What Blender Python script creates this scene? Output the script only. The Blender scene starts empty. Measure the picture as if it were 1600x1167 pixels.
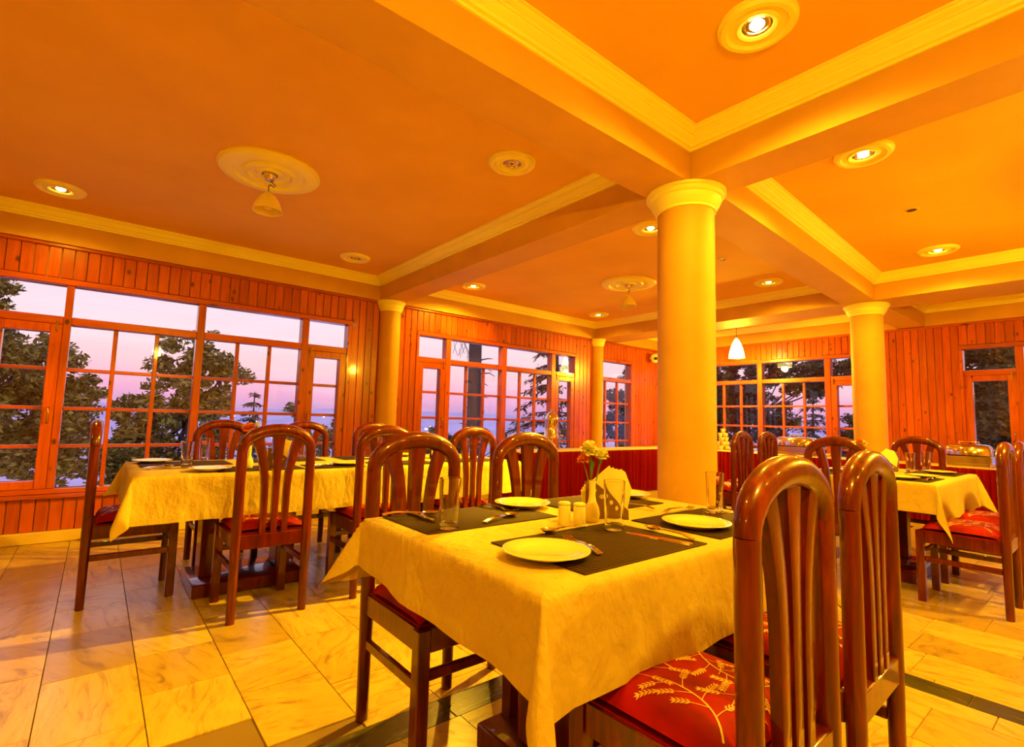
import bpy, math, random
from mathutils import Vector, Matrix
from math import pi, sin, cos, radians, sqrt, hypot, atan2

C = bpy.context.scene.collection
scene = bpy.context.scene
random.seed(7)

# ------------------------------------------------------------------ camera
EYE = Vector((0, 0, 1.2))
YAW, PITCH, ROLL, FPX = radians(50.777), radians(5.199), radians(1.497), 789.4
fwd = Vector((cos(PITCH) * cos(YAW), cos(PITCH) * sin(YAW), sin(PITCH)))
rgt = Vector((sin(YAW), -cos(YAW), 0))
upv = rgt.cross(fwd)
r2 = cos(ROLL) * rgt + sin(ROLL) * upv
u2 = -sin(ROLL) * rgt + cos(ROLL) * upv
cam_data = bpy.data.cameras.new('camera')
cam_data.sensor_width = 36
cam_data.lens = 36 * FPX / 1600
cam_data.clip_start = 0.02
cam_data.clip_end = 6000
cam = bpy.data.objects.new('camera', cam_data)
m = Matrix((r2, u2, -fwd)).transposed().to_4x4()
m.translation = EYE
cam.matrix_world = m
C.objects.link(cam)
scene.camera = cam

# ------------------------------------------------------------------ exposure and sky
scene.view_settings.view_transform = 'Standard'
scene.view_settings.look = 'None'
scene.view_settings.gamma = 1
scene.view_settings.use_curve_mapping = False
scene.view_settings.exposure = 0.47
scene.cycles.max_bounces = 8
scene.cycles.diffuse_bounces = 5
scene.cycles.glossy_bounces = 4
scene.cycles.transmission_bounces = 8
scene.cycles.transparent_max_bounces = 16
scene.cycles.sample_clamp_indirect = 6
scene.cycles.caustics_reflective = False
scene.cycles.caustics_refractive = False
scene.cycles.use_denoising = True

WARM = (1.0, 0.56, 0.02)       # tungsten light, as strongly tinted as the photograph shows it
K_SPOT, K_PEND = 55.0, 125.0

world = bpy.data.worlds.new('dusk_sky')
scene.world = world
world.use_nodes = True
wn, wl = world.node_tree.nodes, world.node_tree.links
wn.clear()
w_out = wn.new('ShaderNodeOutputWorld')
w_bg = wn.new('ShaderNodeBackground')
w_tc = wn.new('ShaderNodeTexCoord')
w_sep = wn.new('ShaderNodeSeparateXYZ')
w_ramp = wn.new('ShaderNodeValToRGB')
w_map = wn.new('ShaderNodeMapRange')
w_noise = wn.new('ShaderNodeTexNoise')
w_vm = wn.new('ShaderNodeMapping')
w_mix = wn.new('ShaderNodeMix'); w_mix.data_type = 'RGBA'
w_nr = wn.new('ShaderNodeMapRange')
w_map.inputs[1].default_value = -0.05
w_map.inputs[2].default_value = 0.55
cr = w_ramp.color_ramp
stops = [(0.0, (0.33, 0.28, 0.55)), (0.09, (0.50, 0.31, 0.60)), (0.14, (0.80, 0.40, 0.62)), (0.22, (0.95, 0.60, 0.66)),
         (0.33, (0.90, 0.70, 0.78)), (0.50, (0.76, 0.68, 0.92)), (1.0, (0.62, 0.62, 0.92))]
cr.elements[0].position, cr.elements[0].color = stops[0][0], (*stops[0][1], 1)
cr.elements[1].position, cr.elements[1].color = stops[-1][0], (*stops[-1][1], 1)
for p, c in stops[1:-1]:
    e = cr.elements.new(p); e.color = (*c, 1)
w_vm.inputs['Scale'].default_value = (1.2, 1.2, 7)
w_noise.inputs['Scale'].default_value = 2.0
w_noise.inputs['Detail'].default_value = 5
w_nr.inputs[1].default_value = 0.5; w_nr.inputs[2].default_value = 0.75
w_nr.inputs[3].default_value = 0.0; w_nr.inputs[4].default_value = 0.45
w_mix.inputs[7].default_value = (0.95, 0.88, 0.98, 1)
wl.new(w_tc.outputs['Generated'], w_sep.inputs[0])
wl.new(w_sep.outputs['Z'], w_map.inputs[0])
wl.new(w_map.outputs[0], w_ramp.inputs[0])
wl.new(w_tc.outputs['Generated'], w_vm.inputs['Vector'])
wl.new(w_vm.outputs[0], w_noise.inputs['Vector'])
wl.new(w_noise.outputs[0], w_nr.inputs[0])
wl.new(w_nr.outputs[0], w_mix.inputs[0])
wl.new(w_ramp.outputs[0], w_mix.inputs[6])
wl.new(w_mix.outputs[2], w_bg.inputs['Color'])
w_bg.inputs['Strength'].default_value = 0.85
wl.new(w_bg.outputs[0], w_out.inputs[0])

# ------------------------------------------------------------------ helpers
class MB:
    """collects shapes, then links them as one mesh object"""
    def __init__(s): s.v = []; s.f = []
    def add(s, vs, fs):
        o = len(s.v); s.v += [tuple(p) for p in vs]; s.f += [tuple(o + i for i in f) for f in fs]; return s
    def box(s, x0, x1, y0, y1, z0, z1):
        return s.add([(x0, y0, z0), (x1, y0, z0), (x1, y1, z0), (x0, y1, z0), (x0, y0, z1), (x1, y0, z1), (x1, y1, z1), (x0, y1, z1)],
                     [(0, 3, 2, 1), (4, 5, 6, 7), (0, 1, 5, 4), (1, 2, 6, 5), (2, 3, 7, 6), (3, 0, 4, 7)])
    def bbox(s, x0, x1, y0, y1, z0, z1, b=0.004):
        """box with chamfered vertical and top edges"""
        def ring(i, z): return [(x0 + i, y0, z), (x1 - i, y0, z), (x1, y0 + i, z), (x1, y1 - i, z), (x1 - i, y1, z), (x0 + i, y1, z), (x0, y1 - i, z), (x0, y0 + i, z)]
        def ring2(i, z): return [(x0 + 2 * i, y0 + i, z), (x1 - 2 * i, y0 + i, z), (x1 - i, y0 + 2 * i, z), (x1 - i, y1 - 2 * i, z), (x1 - 2 * i, y1 - i, z), (x0 + 2 * i, y1 - i, z), (x0 + i, y1 - 2 * i, z), (x0 + i, y0 + 2 * i, z)]
        return s.rings([ring2(b, z0), ring(b, z0 + b), ring(b, z1 - b), ring2(b, z1)])
    def rings(s, rs, caps=True):
        n = len(rs[0]); vs = [p for r in rs for p in r]; fs = []
        for i in range(len(rs) - 1):
            for j in range(n):
                k = (j + 1) % n
                fs.append((i * n + j, i * n + k, (i + 1) * n + k, (i + 1) * n + j))
        if caps:
            fs.append(tuple(range(n - 1, -1, -1))); fs.append(tuple((len(rs) - 1) * n + j for j in range(n)))
        return s.add(vs, fs)
    def prism(s, poly, z0, z1):
        return s.rings([[(x, y, z0) for x, y in poly], [(x, y, z1) for x, y in poly]])
    def lathe(s, prof, cx=0, cy=0, n=24, caps=True, a0=0.0):
        return s.rings([[(cx + r * cos(a0 + 2 * pi * j / n), cy + r * sin(a0 + 2 * pi * j / n), z) for j in range(n)] for r, z in prof], caps)
    def tube(s, pts, rad, n=8, ref=(0, 1, 0), flat=1.0, caps=True):
        """rad: number or list; flat squeezes the section along ref"""
        pts = [Vector(p) for p in pts]; ref = Vector(ref); rs = []
        for i, p in enumerate(pts):
            t = (pts[min(i + 1, len(pts) - 1)] - pts[max(i - 1, 0)]).normalized()
            b = (ref - t * ref.dot(t))
            if b.length < 1e-4: b = Vector((1, 0, 0)) - t * t.x
            b.normalize(); a = b.cross(t)
            r = rad[i] if isinstance(rad, (list, tuple)) else rad
            rs.append([tuple(p + a * (r * cos(2 * pi * j / n)) + b * (r * flat * sin(2 * pi * j / n))) for j in range(n)])
        return s.rings(rs, caps)
    def grid(s, nu, nv, fn):
        vs = [fn(i / nu, j / nv) for i in range(nu + 1) for j in range(nv + 1)]
        fs = [(i * (nv + 1) + j, (i + 1) * (nv + 1) + j, (i + 1) * (nv + 1) + j + 1, i * (nv + 1) + j + 1) for i in range(nu) for j in range(nv)]
        return s.add(vs, fs)
    def mesh(s, name, mat, smooth=True, angle=40):
        me = bpy.data.meshes.new(name); me.from_pydata(s.v, [], s.f)
        if mat: me.materials.append(mat)
        if smooth:
            me.polygons.foreach_set('use_smooth', [True] * len(me.polygons))
            me.set_sharp_from_angle(angle=radians(angle))
        me.update(); return me

def link(name, data, parent=None, loc=None, rot=None):
    o = bpy.data.objects.new(name, data); C.objects.link(o)
    if parent: o.parent = parent
    if loc is not None: o.location = loc
    if rot is not None: o.rotation_euler = rot
    return o
def obj(name, mb, mat, parent=None, smooth=True, angle=40, loc=None):
    return link(name, mb.mesh(name, mat, smooth, angle), parent, loc)
def tag(o, label=None, cat=None, group=None, kind=None):
    if label: o['label'] = label
    if cat: o['category'] = cat
    if group: o['group'] = group
    if kind: o['kind'] = kind
    return o
def empty(name, loc=(0, 0, 0), rz=0.0):
    return link(name, None, None, loc, (0, 0, rz))
def kids(o): return [c for c in C.objects if c.parent == o]
def dup(o, loc=None, rz=None, parent=None, ch=None):
    c = o.copy(); C.objects.link(c)
    if parent: c.parent = parent
    if loc is not None: c.location = loc
    if rz is not None: c.rotation_euler = (0, 0, rz)
    for k in (ch if ch is not None else kids(o)): dup(k, parent=c)
    return c

# ------------------------------------------------------------------ materials
def base_mat(name, col, rough=0.5, metal=0.0, coat=0.0, spec=0.5, **kw):
    mt = bpy.data.materials.new(name); mt.use_nodes = True
    b = mt.node_tree.nodes['Principled BSDF']
    b.inputs['Base Color'].default_value = (*col, 1)
    b.inputs['Roughness'].default_value = rough
    b.inputs['Metallic'].default_value = metal
    b.inputs['Coat Weight'].default_value = coat
    b.inputs['Coat Roughness'].default_value = 0.06
    b.inputs['Specular IOR Level'].default_value = spec
    for k, v in kw.items(): b.inputs[k].default_value = v
    return mt
def N(mt, t): return mt.node_tree.nodes.new(t)
def Lk(mt, a, b): mt.node_tree.links.new(a, b)
def bsdf(mt): return mt.node_tree.nodes['Principled BSDF']
def coords(mt, kind='Object', scale=(1, 1, 1), rand=False):
    tc = N(mt, 'ShaderNodeTexCoord'); mp = N(mt, 'ShaderNodeMapping')
    mp.inputs['Scale'].default_value = scale
    Lk(mt, tc.outputs[kind], mp.inputs['Vector'])
    if rand:
        oi = N(mt, 'ShaderNodeObjectInfo'); ml = N(mt, 'ShaderNodeVectorMath'); ml.operation = 'SCALE'
        ml.inputs[0].default_value = (37.0, 53.0, 71.0)
        Lk(mt, oi.outputs['Random'], ml.inputs['Scale']); Lk(mt, ml.outputs[0], mp.inputs['Location'])
    return mp.outputs[0]
def noise(mt, vec, scale, detail=4, rough=0.55, dist=0.0):
    n = N(mt, 'ShaderNodeTexNoise'); n.inputs['Scale'].default_value = scale; n.inputs['Detail'].default_value = detail
    n.inputs['Roughness'].default_value = rough; n.inputs['Distortion'].default_value = dist
    if vec: Lk(mt, vec, n.inputs['Vector'])
    return n.outputs[0]
def ramp(mt, fac, stops, interp='LINEAR'):
    r = N(mt, 'ShaderNodeValToRGB'); e = r.color_ramp.elements; r.color_ramp.interpolation = interp
    e[0].position, e[0].color = stops[0][0], (*stops[0][1], 1); e[1].position, e[1].color = stops[-1][0], (*stops[-1][1], 1)
    for p, c in stops[1:-1]:
        q = e.new(p); q.color = (*c, 1)
    Lk(mt, fac, r.inputs[0]); return r.outputs[0]
def mixc(mt, fac, a, b, mode='MIX'):
    x = N(mt, 'ShaderNodeMix'); x.data_type = 'RGBA'; x.blend_type = mode
    for i, v in ((0, fac), (6, a), (7, b)):
        if isinstance(v, (int, float)): x.inputs[i].default_value = v
        elif isinstance(v, tuple): x.inputs[i].default_value = (*v, 1)
        else: Lk(mt, v, x.inputs[i])
    return x.outputs[2]
def bump(mt, h, strength=0.2, dist=0.01):
    b = N(mt, 'ShaderNodeBump'); b.inputs['Strength'].default_value = strength; b.inputs['Distance'].default_value = dist
    Lk(mt, h, b.inputs['Height']); Lk(mt, b.outputs[0], bsdf(mt).inputs['Normal'])
def color_in(mt, sock): Lk(mt, sock, bsdf(mt).inputs['Base Color'])

M = {}
# plaster: ceiling panels, beams and columns, white mouldings
mt = M['ceiling'] = base_mat('ceiling_paint', (0.74, 0.42, 0.12), 0.75)
n = noise(mt, coords(mt), 1.6, 5); color_in(mt, ramp(mt, n, [(0.3, (0.76, 0.45, 0.045)), (0.7, (0.84, 0.51, 0.06))]))
bump(mt, noise(mt, coords(mt), 90, 3), 0.08, 0.004)
mt = M['plaster'] = base_mat('cream_paint', (0.72, 0.46, 0.18), 0.6)
n = noise(mt, coords(mt), 2.5, 6); color_in(mt, ramp(mt, n, [(0.3, (0.58, 0.325, 0.035)), (0.7, (0.66, 0.38, 0.045))]))
bump(mt, noise(mt, coords(mt), 60, 3), 0.06, 0.004)
mt = M['moulding'] = base_mat('white_moulding_paint', (0.94, 0.92, 0.22), 0.45)
mt = M['skirting'] = base_mat('cream_skirting', (0.72, 0.54, 0.14), 0.35)
# knotty varnished pine
def pine(name, dark=1.0, along='Z'):
    mt = base_mat(name, (0.6, 0.14, 0.02), 0.28, coat=0.5)
    sc = (9, 9, 0.9) if along == 'Z' else ((0.9, 9, 9) if along == 'X' else (9, 0.9, 9))
    g = noise(mt, coords(mt, scale=sc, rand=True), 3.0, 6, 0.6, 0.6)
    base = ramp(mt, g, [(0.25, (0.34 * dark, 0.045 * dark, 0.004)), (0.5, (0.50 * dark, 0.085 * dark, 0.007)), (0.8, (0.60 * dark, 0.125 * dark, 0.012))])
    vo = N(mt, 'ShaderNodeTexVoronoi'); vo.inputs['Scale'].default_value = 1.0
    kn = coords(mt, scale=(8, 8, 5.0) if along == 'Z' else ((2.6, 7.5, 7.5) if along == 'X' else (7.5, 2.6, 7.5)), rand=True)
    Lk(mt, kn, vo.inputs['Vector'])
    k = ramp(mt, vo.outputs['Distance'], [(0.09, (1, 1, 1)), (0.17, (0, 0, 0))])
    oi = N(mt, 'ShaderNodeObjectInfo')
    tint = ramp(mt, oi.outputs['Random'], [(0.0, (0.78, 0.74, 0.7)), (1.0, (1.12, 1.15, 1.1))])
    c = mixc(mt, 1.0, base, tint, 'MULTIPLY')
    color_in(mt, mixc(mt, k, c, (0.10, 0.018, 0.004)))
    bump(mt, g, 0.08, 0.004); return mt
M['pine'] = pine('varnished_pine'); M['pine_x'] = pine('varnished_pine_rail', 0.95, 'X'); M['pine_y'] = pine('varnished_pine_rail_far', 0.95, 'Y')
# polished mahogany-stained chairs and tables
mt = M['mahogany'] = base_mat('polished_mahogany', (0.3, 0.05, 0.01), 0.32, coat=0.8, spec=0.25)
g = noise(mt, coords(mt, scale=(14, 14, 1.6), rand=True), 2.2, 6, 0.6, 0.8)
color_in(mt, ramp(mt, g, [(0.25, (0.035, 0.0015, 0.0003)), (0.52, (0.105, 0.006, 0.0006)), (0.8, (0.23, 0.024, 0.0015))]))
bump(mt, g, 0.05, 0.003)
mt = M['mahogany_dark'] = base_mat('dark_mahogany', (0.15, 0.025, 0.006), 0.25, coat=0.7)
mt = M['red_fabric'] = base_mat('red_seat_fabric', (0.52, 0.004, 0.004), 0.6, spec=0.15)
n = noise(mt, coords(mt, rand=True), 9, 4); color_in(mt, ramp(mt, n, [(0.3, (0.19, 0.0012, 0.002)), (0.7, (0.36, 0.002, 0.002))]))
bump(mt, noise(mt, coords(mt), 260, 2), 0.15, 0.002)
M['gold_thread'] = base_mat('gold_thread', (0.80, 0.42, 0.12), 0.45)
mt = M['cloth'] = base_mat('cream_tablecloth', (0.58, 0.445, 0.10), 0.85, spec=0.2)
n1 = noise(mt, coords(mt, scale=(1, 1, 0.7)), 5.5, 4, 0.5, 0.3)
n2 = noise(mt, coords(mt, scale=(1, 1, 0.5)), 17, 5, 0.6, 0.5); ad = N(mt, 'ShaderNodeMath'); ad.operation = 'MULTIPLY_ADD'; ad.inputs[1].default_value = 0.3
Lk(mt, n2, ad.inputs[0]); Lk(mt, n1, ad.inputs[2]); bump(mt, ad.outputs[0], 0.75, 0.05)
mt = M['velvet'] = base_mat('red_velvet', (0.24, 0.0015, 0.002), 0.75, spec=0.1)
M['counter'] = base_mat('cream_counter_cloth', (0.78, 0.58, 0.15), 0.6)
M['ceramic'] = base_mat('white_glazed_ceramic', (0.85, 0.74, 0.26), 0.12, coat=0.6)
M['paper'] = base_mat('napkin_paper', (0.85, 0.74, 0.25), 0.85)
M['steel'] = base_mat('polished_steel', (0.80, 0.74, 0.62), 0.12, metal=1.0)
M['brass'] = base_mat('aged_brass', (0.35, 0.2, 0.05), 0.35, metal=1.0)
M['black'] = base_mat('black_plastic', (0.015, 0.012, 0.01), 0.4)
M['white_plastic'] = base_mat('white_plastic', (0.8, 0.74, 0.55), 0.35)
M['holder'] = base_mat('brown_holder', (0.16, 0.07, 0.02), 0.4, coat=0.3)
M['stem'] = base_mat('green_stem', (0.10, 0.22, 0.02), 0.5)
M['petal_white'] = base_mat('cream_petal', (0.88, 0.82, 0.45), 0.6)
M['petal_orange'] = base_mat('orange_petal', (0.9, 0.32, 0.10), 0.6)
mt = M['mat'] = base_mat('woven_brown_placemat', (0.10, 0.055, 0.02), 0.7, spec=0.15)
wv = N(mt, 'ShaderNodeTexWave'); wv.inputs['Scale'].default_value = 24; wv.bands_direction = 'Y'
wv2 = N(mt, 'ShaderNodeTexWave'); wv2.inputs['Scale'].default_value = 40; wv2.bands_direction = 'X'
Lk(mt, coords(mt), wv.inputs['Vector']); Lk(mt, coords(mt), wv2.inputs['Vector'])
color_in(mt, mixc(mt, 0.35, ramp(mt, wv.outputs[1], [(0.25, (0.012, 0.005, 0.001)), (0.7, (0.075, 0.036, 0.008))]), ramp(mt, wv2.outputs[1], [(0.2, (0.012, 0.006, 0.002)), (0.8, (0.08, 0.04, 0.01))])))
bump(mt, wv.outputs[1], 0.4, 0.003)
# floor marble, each tile tinted by its own random number
def marble(name, cols, vein, spec=0.5):
    mt = base_mat(name, cols[0], 0.16, spec=spec)
    oi = N(mt, 'ShaderNodeObjectInfo')
    b = ramp(mt, oi.outputs['Random'], [(i / (len(cols) - 1), c) for i, c in enumerate(cols)])
    tc = N(mt, 'ShaderNodeTexCoord'); vr = N(mt, 'ShaderNodeVectorRotate'); vr.rotation_type = 'Z_AXIS'
    ma = N(mt, 'ShaderNodeMath'); ma.operation = 'MULTIPLY'; ma.inputs[1].default_value = 40.0
    Lk(mt, oi.outputs['Random'], ma.inputs[0]); Lk(mt, ma.outputs[0], vr.inputs['Angle']); Lk(mt, tc.outputs['Object'], vr.inputs['Vector'])
    mp = N(mt, 'ShaderNodeMapping'); mp.inputs['Scale'].default_value = (1.0, 3.2, 1.0); Lk(mt, vr.outputs[0], mp.inputs['Vector'])
    ml = N(mt, 'ShaderNodeVectorMath'); ml.operation = 'SCALE'; ml.inputs[0].default_value = (31, 17, 9)
    Lk(mt, oi.outputs['Random'], ml.inputs['Scale']); Lk(mt, ml.outputs[0], mp.inputs['Location'])
    n1 = noise(mt, mp.outputs[0], 1.7, 9, 0.7, 1.2)
    v = ramp(mt, n1, [(0.40, (0, 0, 0)), (0.54, (0.18, 0.18, 0.18)), (0.68, (0.9, 0.9, 0.9))])
    color_in(mt, mixc(mt, v, b, vein))
    rr = N(mt, 'ShaderNodeMapRange'); rr.inputs[3].default_value = 0.16; rr.inputs[4].default_value = 0.34
    Lk(mt, n1, rr.inputs[0]); Lk(mt, rr.outputs[0], bsdf(mt).inputs['Roughness'])
    return mt
M['marble'] = marble('cream_marble', [(0.60, 0.42, 0.09), (0.64, 0.47, 0.11), (0.58, 0.40, 0.08), (0.42, 0.28, 0.05), (0.62, 0.44, 0.10), (0.66, 0.49, 0.12), (0.52, 0.35, 0.07), (0.61, 0.43, 0.10)], (0.22, 0.13, 0.03))
M['marble_dark'] = marble('dark_green_marble', [(0.035, 0.03, 0.012), (0.05, 0.045, 0.02), (0.03, 0.028, 0.012)], (0.14, 0.12, 0.05))
M['grout'] = base_mat('grout', (0.22, 0.14, 0.06), 0.9)
# glass
def thin_glass(name, tint=(1, 1, 1)):
    mt = bpy.data.materials.new(name); mt.use_nodes = True; nt = mt.node_tree; nt.nodes.clear()
    o = nt.nodes.new('ShaderNodeOutputMaterial'); t = nt.nodes.new('ShaderNodeBsdfTransparent'); g = nt.nodes.new('ShaderNodeBsdfGlossy')
    mx = nt.nodes.new('ShaderNodeMixShader'); fr = nt.nodes.new('ShaderNodeFresnel'); ge = nt.nodes.new('ShaderNodeNewGeometry'); io = nt.nodes.new('ShaderNodeMapRange')
    io.inputs[3].default_value = 1.45; io.inputs[4].default_value = 1 / 1.45; nt.links.new(ge.outputs['Backfacing'], io.inputs[0]); nt.links.new(io.outputs[0], fr.inputs['IOR'])
    t.inputs['Color'].default_value = (*tint, 1); g.inputs['Roughness'].default_value = 0.0; g.inputs['Color'].default_value = (1, 1, 1, 1)
    nt.links.new(fr.outputs[0], mx.inputs[0]); nt.links.new(t.outputs[0], mx.inputs[1]); nt.links.new(g.outputs[0], mx.inputs[2]); nt.links.new(mx.outputs[0], o.inputs[0])
    return mt
M['pane'] = thin_glass('window_glass')
M['tumbler'] = base_mat('tumbler_glass', (1, 1, 1), 0.0, **{'Transmission Weight': 1.0, 'IOR': 1.42})
def glow(name, col, s):
    mt = bpy.data.materials.new(name); mt.use_nodes = True; b = mt.node_tree.nodes['Principled BSDF']
    b.inputs['Base Color'].default_value = (0.8, 0.7, 0.5, 1); b.inputs['Emission Color'].default_value = (*col, 1); b.inputs['Emission Strength'].default_value = s; return mt
M['bulb_lit'] = glow('lit_bulb', (1.0, 0.72, 0.16), 30)
M['shade_lit'] = glow('lit_glass_shade', (1.0, 0.78, 0.22), 6)
mt = M['shade'] = base_mat('frosted_glass_shade', (0.85, 0.72, 0.2), 0.35)
M['town_light'] = glow('town_light', (1.0, 0.9, 0.75), 14)
# outside
mt = M['foliage'] = base_mat('olive_foliage', (0.12, 0.10, 0.02), 0.6)
g = N(mt, 'ShaderNodeNewGeometry'); color_in(mt, ramp(mt, g.outputs['Random Per Island'], [(0.0, (0.07, 0.055, 0.010)), (0.5, (0.20, 0.16, 0.022)), (1.0, (0.42, 0.34, 0.04))]))
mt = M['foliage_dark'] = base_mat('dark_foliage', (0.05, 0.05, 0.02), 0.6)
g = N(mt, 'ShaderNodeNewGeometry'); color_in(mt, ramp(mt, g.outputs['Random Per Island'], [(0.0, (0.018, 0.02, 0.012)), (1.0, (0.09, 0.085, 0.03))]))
mt = M['bark'] = base_mat('tree_bark', (0.06, 0.05, 0.05), 0.85); bump(mt, noise(mt, coords(mt, scale=(6, 6, 1)), 4, 5), 0.6, 0.03)
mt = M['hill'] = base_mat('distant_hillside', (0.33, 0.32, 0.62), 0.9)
n = noise(mt, coords(mt, scale=(0.004, 0.004, 0.004)), 3, 6); color_in(mt, ramp(mt, n, [(0.3, (0.46, 0.38, 0.66)), (0.7, (0.60, 0.50, 0.80))]))  # distance haze is painted into this lavender-blue
M['garden'] = base_mat('garden_ground', (0.10, 0.10, 0.035), 0.9)
M['exterior'] = base_mat('outside_wall', (0.5, 0.4, 0.3), 0.8)

# ------------------------------------------------------------------ room dimensions
YW, XW = 6.2, 9.28            # left (window) wall, far wall
XB, YR = -5.6, -3.2           # behind the camera
ZC, ZB = 3.0, 2.71            # ceiling panels, underside of beams
ZT = 0.82                     # dining table tops (with cloth)

def lamp(kind, parent, loc, energy, radius=0.03, angle=150, blend=0.6, col=WARM):
    l = bpy.data.lights.new('lamp_light', kind); l.energy = energy; l.color = col; l.shadow_soft_size = radius
    if kind == 'SPOT': l.spot_size = radians(angle); l.spot_blend = blend
    o = link('lamp_light', l, parent, loc); return o

# ------------------------------------------------------------------ floor
fl = obj('floor', MB().box(XB, XW + 0.2, YR, YW + 0.2, -0.12, -0.006), M['grout'], smooth=False); tag(fl, kind='structure')
tile_unit = MB().bbox(-0.5, 0.5, -0.5, 0.5, -0.02, 0.0, 0.0035)
far_tiles = MB(); rnd = random.Random(11); tiles = []
DARK_Y, DARK_X = (1.79, 1.94), (3.05, 3.20)
def tile(x0, x1, y0, y1, dark=False):
    if x1 - x0 > 0.03 and y1 - y0 > 0.03: tiles.append((x0, x1, y0, y1, dark))
def tile_zone(X0, X1, Y0, Y1, phase=0.0):
    k0 = math.floor((X0 - 0.237) / 0.333) - 1
    for k in range(k0, 60):
        a, b = max(X0, 0.237 + 0.333 * k), min(X1, 0.237 + 0.333 * (k + 1))
        if a >= X1: break
        if b <= a: continue
        y = Y0 - rnd.random() * 0.5
        if Y0 < 2 < Y1 and k == -1: y = 2.63 - 0.58
        if Y0 < 2 < Y1 and k == 0: y = 2.265
        if Y0 < 2 < Y1 and k == 1: y = 2.04
        while y < Y1:
            d = 0.575 if rnd.random() < 0.75 else 0.435
            tile(a, b, max(Y0, y), min(Y1, y + d)); y += d
tile_zone(XB, 3.05, 1.94, YW, 0)
tile_zone(XB, 3.05, YR, 1.79)
tile_zone(3.20, XW, YR, 1.79)
tile_zone(3.20, XW, 1.94, YW)
x = XB
while x < XW:
    d = 0.62; tile(x, min(x + d, XW), *DARK_Y, True); x += d
y = YR
while y < YW:
    d = 0.62
    if not (y > 1.2 and y < 1.94): tile(*DARK_X, y, min(y + d, YW), True)
    y += d
tile(*DARK_X, -0.1 + 1.24, 1.79, True); 
def key(t):
    cx, cy = (t[0] + t[1]) / 2, (t[2] + t[3]) / 2; dz = cx * fwd.x + cy * fwd.y
    side = abs(cx * rgt.x + cy * rgt.y)
    return (0 if (dz > 0.6 and side < dz * 1.15) else 1, dz)
tiles.sort(key=key)
tm = {False: tile_unit.mesh('tile', M['marble'], False), True: tile_unit.mesh('dark_tile', M['marble_dark'], False)}
for i, (x0, x1, y0, y1, dk) in enumerate(tiles):
    g = 0.0015
    if i < 290:
        o = link('tile', tm[dk], fl, ((x0 + x1) / 2, (y0 + y1) / 2, rnd.uniform(-0.0006, 0.0006)))
        o.scale = (x1 - x0 - 2 * g, y1 - y0 - 2 * g, 1)
    else: far_tiles.box(x0 + g, x1 - g, y0 + g, y1 - g, -0.02, 0)
tag(obj('distant_tiles', far_tiles, M['marble'], fl, smooth=False), kind='stuff')

# ------------------------------------------------------------------ ceiling, beams, cornices
ceil = obj('ceiling', MB().box(XB - 0.2, XW + 0.2, YR - 0.2, YW + 0.2, ZC, ZC + 0.15), M['ceiling'], smooth=False); tag(ceil, kind='structure')
def beam(poly): obj('beam', MB().prism(poly, ZB, ZC + 0.02), M['plaster'], ceil, smooth=False)
B1 = (2.76, 3.07); B2 = (6.98, 7.58)
A1W = (1.67, 1.99)
beam([(B1[0], YR), (B1[1], YR), (B1[1], YW), (B1[0], YW)])                           # over the central column, along y
beam([(B2[0], YR), (B2[1], YR), (B2[1], YW), (B2[0], YW)])
beam([(XB, A1W[0]), (B1[0], A1W[0]), (B1[0], A1W[1]), (XB, A1W[1])])
beam([(B1[1], 1.64), (B2[0], 1.84), (B2[0], 2.17), (B1[1], 1.98)])
beam([(B2[1], 1.84), (XW, 1.83), (XW, 2.15), (B2[1], 2.16)])
beam([(-1.30, A1W[1]), (-0.98, A1W[1]), (-0.98, YW), (-1.30, YW)])
beam([(-1.30, YR), (-0.98, YR), (-0.98, A1W[0]), (-1.30, A1W[0])])
beam([(XB, 6.16), (XW, 6.16), (XW, YW + 0.05), (XB, YW + 0.05)])                     # band above the window wall
beam([(9.23, YR), (XW + 0.05, YR), (XW + 0.05, 6.16), (9.23, 6.16)])                 # band above the far wall
PROF = [(0.0, 2.900), (0.012, 2.900), (0.014, 2.912), (0.030, 2.916), (0.034, 2.930), (0.056, 2.946), (0.064, 2.962), (0.070, 2.962),
        (0.072, 2.972), (0.090, 2.980), (0.098, 2.990), (0.110, 2.990), (0.110, 3.0)]
def offset(poly, d):
    n = len(poly); out = []
    for i in range(n):
        p0, p1, p2 = Vector(poly[i - 1]), Vector(poly[i]), Vector(poly[(i + 1) % n])
        e1, e2 = (p1 - p0).normalized(), (p2 - p1).normalized()
        n1, n2 = Vector((-e1.y, e1.x)), Vector((-e2.y, e2.x))
        b = (n1 + n2); b /= (1 + n1.dot(n2)); out.append(tuple(p1 + b * d))
    return out
def cornice(poly):                                                                   # poly counter-clockwise
    obj('cornice', MB().rings([[(x, y, z) for x, y in offset(poly, d)] for d, z in PROF], False), M['moulding'], ceil, angle=25)
cornice([(-0.98, 1.99), (2.76, 1.99), (2.76, 6.16), (-0.98, 6.16)])
cornice([(3.07, 1.98), (6.98, 2.17), (6.98, 6.16), (3.07, 6.16)])
cornice([(-0.98, YR + 0.1), (2.76, YR + 0.1), (2.76, 1.67), (-0.98, 1.67)])
cornice([(3.07, YR + 0.1), (6.98, YR + 0.1), (6.98, 1.84), (3.07, 1.64)])
cornice([(7.58, 2.16), (9.23, 2.15), (9.23, 6.16), (7.58, 6.16)])
cornice([(7.58, YR + 0.1), (9.23, YR + 0.1), (9.23, 1.83), (7.58, 1.84)])

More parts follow.
